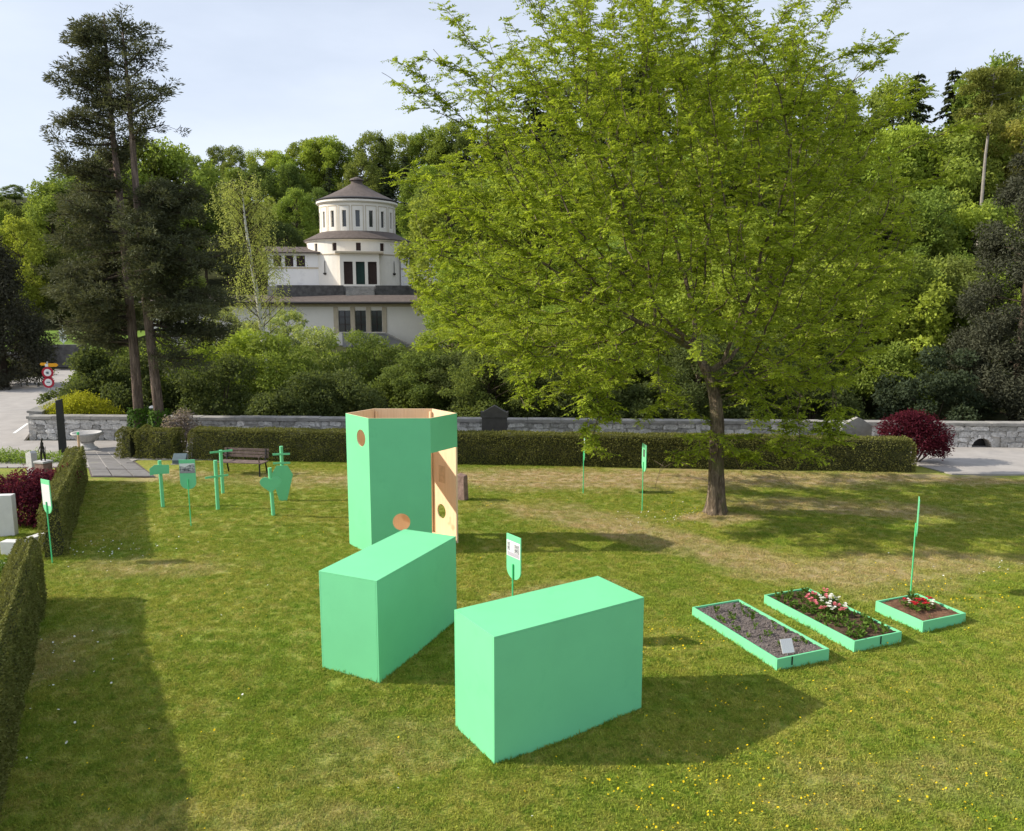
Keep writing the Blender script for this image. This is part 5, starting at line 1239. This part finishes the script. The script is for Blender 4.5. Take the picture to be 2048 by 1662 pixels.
# dark conifers at both edges
def place_dark(px, Y, topy, wide, lab):
    q = W(px, topy, Y); z0 = float(TZ(q.x, Y)); hh = q.z-z0; t = place('spruce', q.x, Y, hh/17, (.085, .085, .055, 1), 'right', sz=1.0, label=lab, group=False)
    t.scale = (wide, wide, hh/17); return t
def column_conifer(px, Y, topy, width, n, size, seed, col, label):
    q = W(px, topy, Y); cz = float(TZ(q.x, Y)); hh = q.z-cz; lob = []; gl = random.Random(seed)
    for k in range(150):
        t_ = k/149; z_ = .5+(hh-.9)*t_; a_ = gl.uniform(0, 6.283); w_ = width*np.interp(t_, [0, .12, .45, .8, 1], [.85, 1.0, .85, .45, .06])*math.sqrt(gl.uniform(.35, 1)); s_ = np.interp(t_, [0, .6, 1], [.85, .70, .30])*gl.uniform(.6, 1.25)
        lob.append((w_*math.cos(a_), w_*math.sin(a_), z_, s_, s_, s_*.8))
    t = thing('conifer_tree', label, 'tree', (q.x, Y, cz))
    V, Fq, tn = lobe_leaves(lob, n, size, seed, .3, wf=.33); c = link('crown', np_mesh('crown', V, Fq, M['needle'], tn), t); c.color = col
    V, Fq = tubes_np([(0, 0, -1.)]+[(0, 0, l_[2]-.4) for l_ in lob[::3]], [(0, 0, hh*.95)]+[l_[:3] for l_ in lob[::3]], [.28]+[.05]*50, [.03]+[.01]*50, 6); link('trunk', np_mesh('trunk', V, Fq, M['bark_dark']), t)
column_conifer(2085, 35.5, 235, 2.7, 90000, .15, 412, (.085, .090, .058, 1), 'dark dense blackish conifer filling the right edge of the picture')
column_conifer(-20, 50, 455, 2.6, 40000, .2, 413, (.075, .075, .050, 1), 'dark dense conifer at the left edge behind the side road')
q = W(60, 300, 82); t = place('round', q.x-2, 82, 1.35, FRESH, 'left', label='bright yellow-green leafy tree at the left behind the dark conifer', group=False); t.scale = (.75, .75, .98)

# ---------------- shrubs
def shrub(name, label, loc, lobes, n, size, mat, col=None, seed=1, shell=.55, stems=5, cat='shrub', wf=.6, bark='bark_dark'):
    t = thing(name, label, cat, loc); V, Fq, tn = lobe_leaves(lobes, n, size, seed, shell, wf=wf)
    V[:, 2] = np.maximum(V[:, 2], .01)
    c = link('foliage', np_mesh('foliage', V, Fq, M[mat], tn), t)
    if col: c.color = col
    A = []; B = []; ra = []; rb = []
    for lb in lobes[:max(stems, 1)*2]:
        A.append((lb[0]*.15, lb[1]*.15, -.1)); B.append(lb[:3]); ra.append(.035+.02*lb[5]); rb.append(.012)
    V, Fq = tubes_np(A, B, ra, rb, 5); link('stems', np_mesh('stems', V, Fq, M[bark]), t)
    return t
def mound(w, d, h, n, lr, seed):
    g2 = random.Random(seed); out = []
    for i in range(n):
        a = g2.uniform(0, 6.283); q = math.sqrt(g2.random()); zt = h*(1-.55*q*q); s = lr*g2.uniform(.7, 1.2)
        out.append((w*q*math.cos(a), d*q*math.sin(a), max(s*.6, zt*g2.uniform(.35, 1)-s*.5), s, s, s*.75))
    return out
SH = [  # px, top y, Y, half width, colour, leaf size, words
 (165, 690, 36, 2.3, DARK, .13, 'dark shrub between the side road and the conifers'), (235, 660, 38, 2.4, DEEP, .13, 'deep green shrub behind the left conifer trunk'),
 (300, 700, 35, 1.9, DARK, .12, 'dark glossy shrub behind the twin trunks'), (365, 655, 37, 2.2, FRESH, .12, 'bright spring-green shrub right of the conifer trunks'),
 (430, 705, 34.5, 2.0, DARK, .12, 'dark shrub above the wall, left of the bench'), (480, 650, 39, 2.3, FRESH, .12, 'olive shrub beside the birch'),
 (550, 672, 38, 2.3, MID, .12, 'deep green shrub above the wall behind the bench'), (610, 662, 40, 2.3, PALE, .12, 'pale green leafy shrub below the long hall'),
 (680, 735, 34.5, 2.1, DARK, .12, 'dark low shrub above the wall behind the tower'), (765, 662, 41, 3.2, DEEP, .12, 'dense rounded dark green shrub below the three hall windows'),
 (850, 700, 38, 2.4, DEEP, .12, 'green shrub above the wall, right of the tower'), (590, 745, 33.5, 1.7, DARK, .12, 'small dark shrub above the wall between bench and tower'),
 (690, 668, 43, 2.2, MID, .12, 'mid-green shrub left of the dense rounded shrub below the hall'),
 (915, 700, 38, 2.5, MID, .13, 'mid-green shrub behind the dark gravestone'), (1000, 745, 34.5, 2.0, DARK, .12, 'dark shrub behind the gabled gravestone'),
 (1120, 760, 34, 2.1, DARK, .12, 'dark low shrub behind the wall left of the big trunk'), (1240, 755, 34, 2.1, DARK, .12, 'dark shrub above the wall behind the almost edge-on sign'),
 (1350, 750, 34, 2.1, DARK, .12, 'dark low shrub above the wall just left of the big trunk'), (1500, 755, 34, 2.1, DARK, .12, 'dark low shrub above the wall just right of the big trunk'),
 (1620, 740, 34, 2.1, DARK, .12, 'dark shrub above the wall near the pale gravestone'), (1880, 700, 35, 2.4, (.075, .10, .055, 1), .13, 'dull blue-green bush above the wall behind the red maple'),
 (1770, 690, 37, 2.0, MID, .13, 'mid-green bush above the wall left of the red maple')]
for i, (px, ty, Y, hw, col, ls, lab) in enumerate(SH):
    q = W(px, ty, Y); z0 = float(TZ(q.x, Y)); h = max(1.2, (q.z-z0)*1.12)
    shrub('shrub', lab, (q.x, Y, z0), mound(hw, hw*.7, h, 30, .58, 200+i), 13000, ls, 'leaf', col, 200+i)
q = W(160, 834, 32.6); shrub('juniper', 'low yellow-green spreading juniper above the left end of the wall', (q.x, 32.6, .66), [(-.95, 0, .18, .78, .7, .42), (-.4, 0, .42, .7, .7, .48), (.1, 0, .6, .65, .7, .48), (.6, 0, .36, .7, .7, .44), (1.15, 0, .12, .6, .6, .3), (-.1, -.4, .1, 1.0, .5, .35)], 12000, .10, 'leaf', (.40, .41, .035, 1), 301, .5, wf=.3)
mq = G(1838, 932); shrub('japanese_maple', 'dark red weeping maple at the end of the long hedge', (mq.x, mq.y+.6, 0), [(-.35, 0, 1.25, .75, .6, .42), (.25, 0, 1.3, .7, .6, .42), (.7, -.1, .95, .6, .6, .45), (.2, -.2, .8, .8, .6, .5), (.85, -.1, .55, .45, .5, .35), (-.75, 0, 1.05, .4, .4, .22), (-.1, 0, 1.55, .55, .4, .25)], 13000, .085, 'leaf', (.115, .018, .033, 1), 302, .35, wf=.4)
rq = G(55, 1050); shrub('red_shrub', 'dark red leafy shrub behind the white headstone', (rq.x, rq.y, 0), [(-.55, .2, .75, .65, .6, .5), (0, .2, .95, .6, .6, .45), (.3, .1, .7, .5, .5, .45), (-.9, .2, .7, .6, .6, .5), (.0, .7, .8, .6, .6, .4), (.2, -.1, .35, .5, .4, .35), (.1, 1.5, .8, .35, .5, .35)], 12000, .075, 'leaf', (.12, .022, .042, 1), 303, .4, wf=.45)
lq = W(362, 860, 28.6); shrub('lilac_bush', 'thin greyish-purple bush beside the right conifer trunk', (lq.x, 28.6, 0), [(-.2, 0, 1.0, .45, .4, .4), (.15, 0, 1.3, .35, .35, .3), (.3, 0, .8, .45, .4, .4), (-.1, 0, .5, .4, .4, .35)], 2600, .075, 'leaf', (.30, .25, .24, 1), 304, .2)
gq = G(45, 925); shrub('garden_plants', 'low grassy green planting beside the road behind the red shrub', (gq.x, gq.y, 0), [(-1.6, 0, .15, .8, .5, .25), (-.7, .1, .18, .7, .5, .28), (.2, 0, .15, .7, .5, .25), (1.0, .1, .12, .5, .4, .22)], 5000, .12, 'leaf', (.24, .34, .07, 1), 305, .2, wf=.2, cat='plants')
fq = W(20, 765, 54); shrub('flower_border', 'border of orange and yellow flowers along the side road', (fq.x-1.5, 54, .0), [(-2.5, 2, .15, 2.2, 1.6, .35), (0, 0, .15, 2.0, 1.6, .35), (1.2, 3.5, .15, 1.2, 1.4, .35), (-1.5, -3, .15, 1.6, 1.6, .3)], 5000, .16, 'leaf', (.15, .17, .04, 1), 306, .3, cat='flowers')
V, Fq, tn = lobe_leaves([(-1.5, .5, .35, 1.1, .7, .2), (.3, -.8, .35, 1.0, .8, .2), (-.6, 1.8, .35, .9, .6, .2)], 700, .16, 307, .2); link('blossom', np_mesh('blossom', V, Fq, M['petal_yellow'], tn), [o for o in S.objects if o.name.startswith('flower_border')][0])
dq = W(10, 742, 58); shrub('clipped_bush', 'dark rounded bush beside the far garden wall', (dq.x, 58, 0), mound(1.5, 1.3, 1.3, 8, .7, 308), 5000, .13, 'leaf', DARK, 308)
yq = W(55, 655, 66); shrub('yellow_shrub', 'small bright yellow shrub beyond the far garden wall', (yq.x, 66, 1.5), [(0, 0, 1.2, .6, .5, .35), (-.5, 0, 1.0, .5, .5, .3)], 1200, .18, 'leaf', (.45, .40, .02, 1), 309)
gqq = W(75, 690, 68); V, Fq = grid(gqq.x-9, gqq.x+7, 63.2, 76, 8, 8, lambda X, Y: 1.3+.10*(Y-63)); tag(link('far_lawn', np_mesh('far_lawn', V, Fq, M['meadow'])), kind='structure')
V, Fq, tn = lobe_leaves([(0, 0, .12, .35, .3, .1)], 60, .06, 310, 0); wf_ = thing('white_flowers', 'white flowers on the grave behind the nearest hedge', 'flowers', G(14, 1140)); link('blossom', np_mesh('blossom', V, Fq, M['petal_white'], tn), wf_)
V, Fq, tn = lobe_leaves([(0, 0, .08, .45, .4, .1)], 300, .08, 311, 0); link('foliage', np_mesh('foliage', V, Fq, M['seed'], tn), wf_)

# ---------------- birch
bq = W(520, 760, 46); bz0 = float(TZ(bq.x, 46)); birch = thing('birch_tree', 'slender white-trunked birch with pale drooping leaves before the chapel', 'tree', (bq.x, 46, bz0))
tp = [W(536, 790, 46), W(528, 700, 46), W(516, 600, 46), W(500, 510, 46), W(490, 440, 46), W(484, 380, 46)]; tp = [v-Vector(birch.location) for v in tp]; tp[0].z = -.3
MB().tube(tp, [.17, .15, .125, .10, .06, .02], 10).build('trunk', M['bark_white'], birch, smooth=True)
gb = np.random.default_rng(61); A = []; B = []; ra = []; rb = []; P = []; D = []
for i in range(95):
    t = gb.uniform(.22, 1.0); k = t*(len(tp)-1); i0 = min(int(k), len(tp)-2); b0 = np.array(tp[i0].lerp(tp[i0+1], k-i0)); a = gb.random()*6.283
    L = (1.2+1.3*math.sin(min(1, (1.08-t)*1.5)*1.6))*gb.uniform(.6, 1.15); e1 = b0+np.array([math.cos(a)*L*.6, math.sin(a)*L*.6, L*.5]); e2 = e1+np.array([math.cos(a)*L*.5, math.sin(a)*L*.5, -L*.25])
    A += [b0, e1]; B += [e1, e2]; ra += [.028, .014]; rb += [.014, .005]
    for j in range(16):
        u = gb.random(); s0 = (b0+(e1-b0)*gb.uniform(.4, 1)) if gb.random() < .45 else (e1+(e2-e1)*u); hang = gb.uniform(.3, 1.3); s0 = s0+gb.normal(size=3)*.16
        m = 9; tt = np.linspace(0, 1, m); pts_ = s0+np.stack([gb.normal()*.15*tt, gb.normal()*.15*tt, -hang*tt], -1)+gb.normal(size=(m, 3))*.035
        P.append(pts_); D.append(gb.normal(size=(m, 3))*.6+np.array([0, 0, -.5]))
P = np.concatenate(P); D = np.concatenate(D); m = len(P); Ls = .085*(.6+.8*gb.random(m)); V, Fq = leaf_arrays(P, D, rdir(m, gb)+np.array([0, 0, .4]), Ls, Ls*.7)
c = link('crown', np_mesh('crown', V, Fq, M['leaf'], np.repeat(gb.random(m), 4)), birch); c.color = (.40, .44, .13, 1)
link('branches', np_mesh('branches', *tubes_np(A, B, ra, rb, 4), M['bark_dark']), birch)

# ---------------- twin conifers
def conifer(label, trunk_px, Y, radii_, branches, seed, col):
    base = W(*trunk_px[0], Y); base.z = 0; t = thing('conifer_tree', label, 'tree', base)
    tp = [W(x, y, Y)-base for x, y in trunk_px]; tp[0].z = -.1
    MB().tube(tp, radii_, 12).build('trunk', M['bark_red'], t, smooth=True)
    gb = np.random.default_rng(seed); A = []; B = []; ra = []; rb = []; P = []; D = []; N2 = []
    def trunk_at(z):
        for k in range(len(tp)-1):
            if tp[k].z <= z <= tp[k+1].z: return np.array(tp[k].lerp(tp[k+1], (z-tp[k].z)/(tp[k+1].z-tp[k].z)))
        return np.array(tp[-1])
    for z, az, L, lift, dens in branches:
        b0 = trunk_at(z); dr = np.array([math.cos(az), math.sin(az), lift]); pts_ = [b0]; d = dr.copy(); n = max(3, int(L/.32))
        for k in range(n):
            d = d+np.array([gb.normal()*.10, gb.normal()*.10, gb.normal()*.08+.03]); d /= np.linalg.norm(d); pts_.append(pts_[-1]+d*L/n)
        for k in range(n): A.append(pts_[k]); B.append(pts_[k+1]); ra.append(.05*(1-k/n)*min(1, L/2)+.014); rb.append(.05*(1-(k+1)/n)*min(1, L/2)+.010)
        for k in range(1, n+1):
            fr = k/n
            if fr < .30: continue
            for c_ in range(int(2.6*dens+.5)):
                cc = pts_[k]+gb.normal(size=3)*np.array([.26, .26, .15])*(.7+.4*fr); A.append(pts_[k]); B.append(cc); ra.append(.010); rb.append(.004)
                m = int(78*dens); dd = rdir(m, gb); cr = gb.uniform(.20, .36); P.append(cc+dd*np.array([cr, cr, cr*.6])*gb.random((m, 1))**.5)
                D.append(dd*np.array([1, 1, .6])+d*.7+np.array([0, 0, .10])+gb.normal(size=(m, 3))*.3); N2.append(np.array([0, 0, 1.])+gb.normal(size=(m, 3))*.7)
    P, D, N2 = map(np.concatenate, (P, D, N2)); m = len(P); Ls = .125*(.55+.9*gb.random(m)); V, Fq = leaf_arrays(P, D, N2, Ls, Ls*.30)
    c = link('crown', np_mesh('crown', V, Fq, M['needle'], np.repeat(np.clip(gb.normal(.5, .25, m), 0, 1), 4)), t); c.color = col
    link('branches', np_mesh('branches', *tubes_np(A, B, ra, rb, 5), M['bark_dark'], smooth=True), t)
    # ivy round the foot
    n = 1500; a = gb.random(n)*6.283; z = gb.random(n)**.8*1.5+.0; rr = .36-.12*z/1.5+.10*gb.random(n); tb = np.array([trunk_at(max(0, q)) for q in z])
    P = tb*np.array([1, 1, 0])+np.stack([rr*np.cos(a), rr*np.sin(a), z], -1); Ls = .09*(.6+.8*gb.random(n)); V, Fq = leaf_arrays(P, np.stack([np.cos(a)*.4, np.sin(a)*.4, -.6+gb.normal(size=n)*.4], -1), np.stack([np.cos(a), np.sin(a), .5+0*a], -1)+gb.normal(size=(n, 3))*.3, Ls, Ls*.85)
    link('ivy', np_mesh('ivy', V, Fq, M['ivy'], np.repeat(gb.random(n), 4)), t)
    return t
gb_ = random.Random(5); PI = math.pi
brA = []
for i in range(48):                                         # upper crown leaning left
    z = 8.2+6.8*(i/47); L = np.interp(z, [8, 9, 11, 13, 14.6, 15.4], [1.75, 1.85, 1.75, 1.45, .95, .5])
    az = PI+gb_.uniform(-1.0, 1.0) if i % 10 < 7 else gb_.uniform(0, 6.28); brA.append((z, az, L*gb_.uniform(.65, 1.1)*(1 if abs(az-PI) < 1.1 else .5), gb_.uniform(-.05, .35), 1.0))
for i in range(34):                                         # denser lower skirt
    z = 3.8+4.6*(i/33); az = PI+gb_.uniform(-1.5, 1.5); brA.append((z, az, np.interp(z, [3.8, 5.5, 8], [2.0, 2.7, 2.3])*gb_.uniform(.6, 1.1), gb_.uniform(-.35, .1), 1.2))
conifer('left of the two tall ragged dark conifers, foliage spreading left', [(282, 880), (268, 700), (255, 560), (240, 400), (226, 270), (215, 140), (208, 26)], 29.6, [.20, .165, .15, .125, .09, .06, .02], brA, 71, (.135, .145, .082, 1))
brB = []
for i in range(24):
    z = 11.1+3.9*(i/23); az = gb_.uniform(-.9, .9) if i % 5 < 3 else gb_.uniform(1, 5.3); brB.append((z, az, np.interp(z, [11, 12.5, 14, 15.2], [1.5, 1.75, 1.2, .5])*gb_.uniform(.6, 1.05)*(1 if abs(az) < 1 else .5), gb_.uniform(-.1, .3), .75))
for i in range(44):
    z = 4.4+5.0*(i/43); az = gb_.uniform(-1.3, 1.3); L = np.interp(z, [4.4, 6, 7.5, 9.4], [3.2, 3.4, 2.7, 1.9])*gb_.uniform(.55, 1.1); brB.append((z, az, L, gb_.uniform(-.25, .25), 1.15))
for i in range(8): brB.append((gb_.uniform(3.4, 4.6), gb_.uniform(-.8, .8), gb_.uniform(1.4, 2.4), gb_.uniform(-.5, -.2), .6))
conifer('right of the two tall ragged dark conifers, foliage spreading right', [(326, 885), (308, 740), (292, 600), (276, 430), (266, 300), (255, 160), (243, 40)], 29.1, [.195, .165, .15, .125, .10, .06, .02], brB, 72, (.125, .137, .076, 1))
for m_ in bpy.data.materials:
    pass
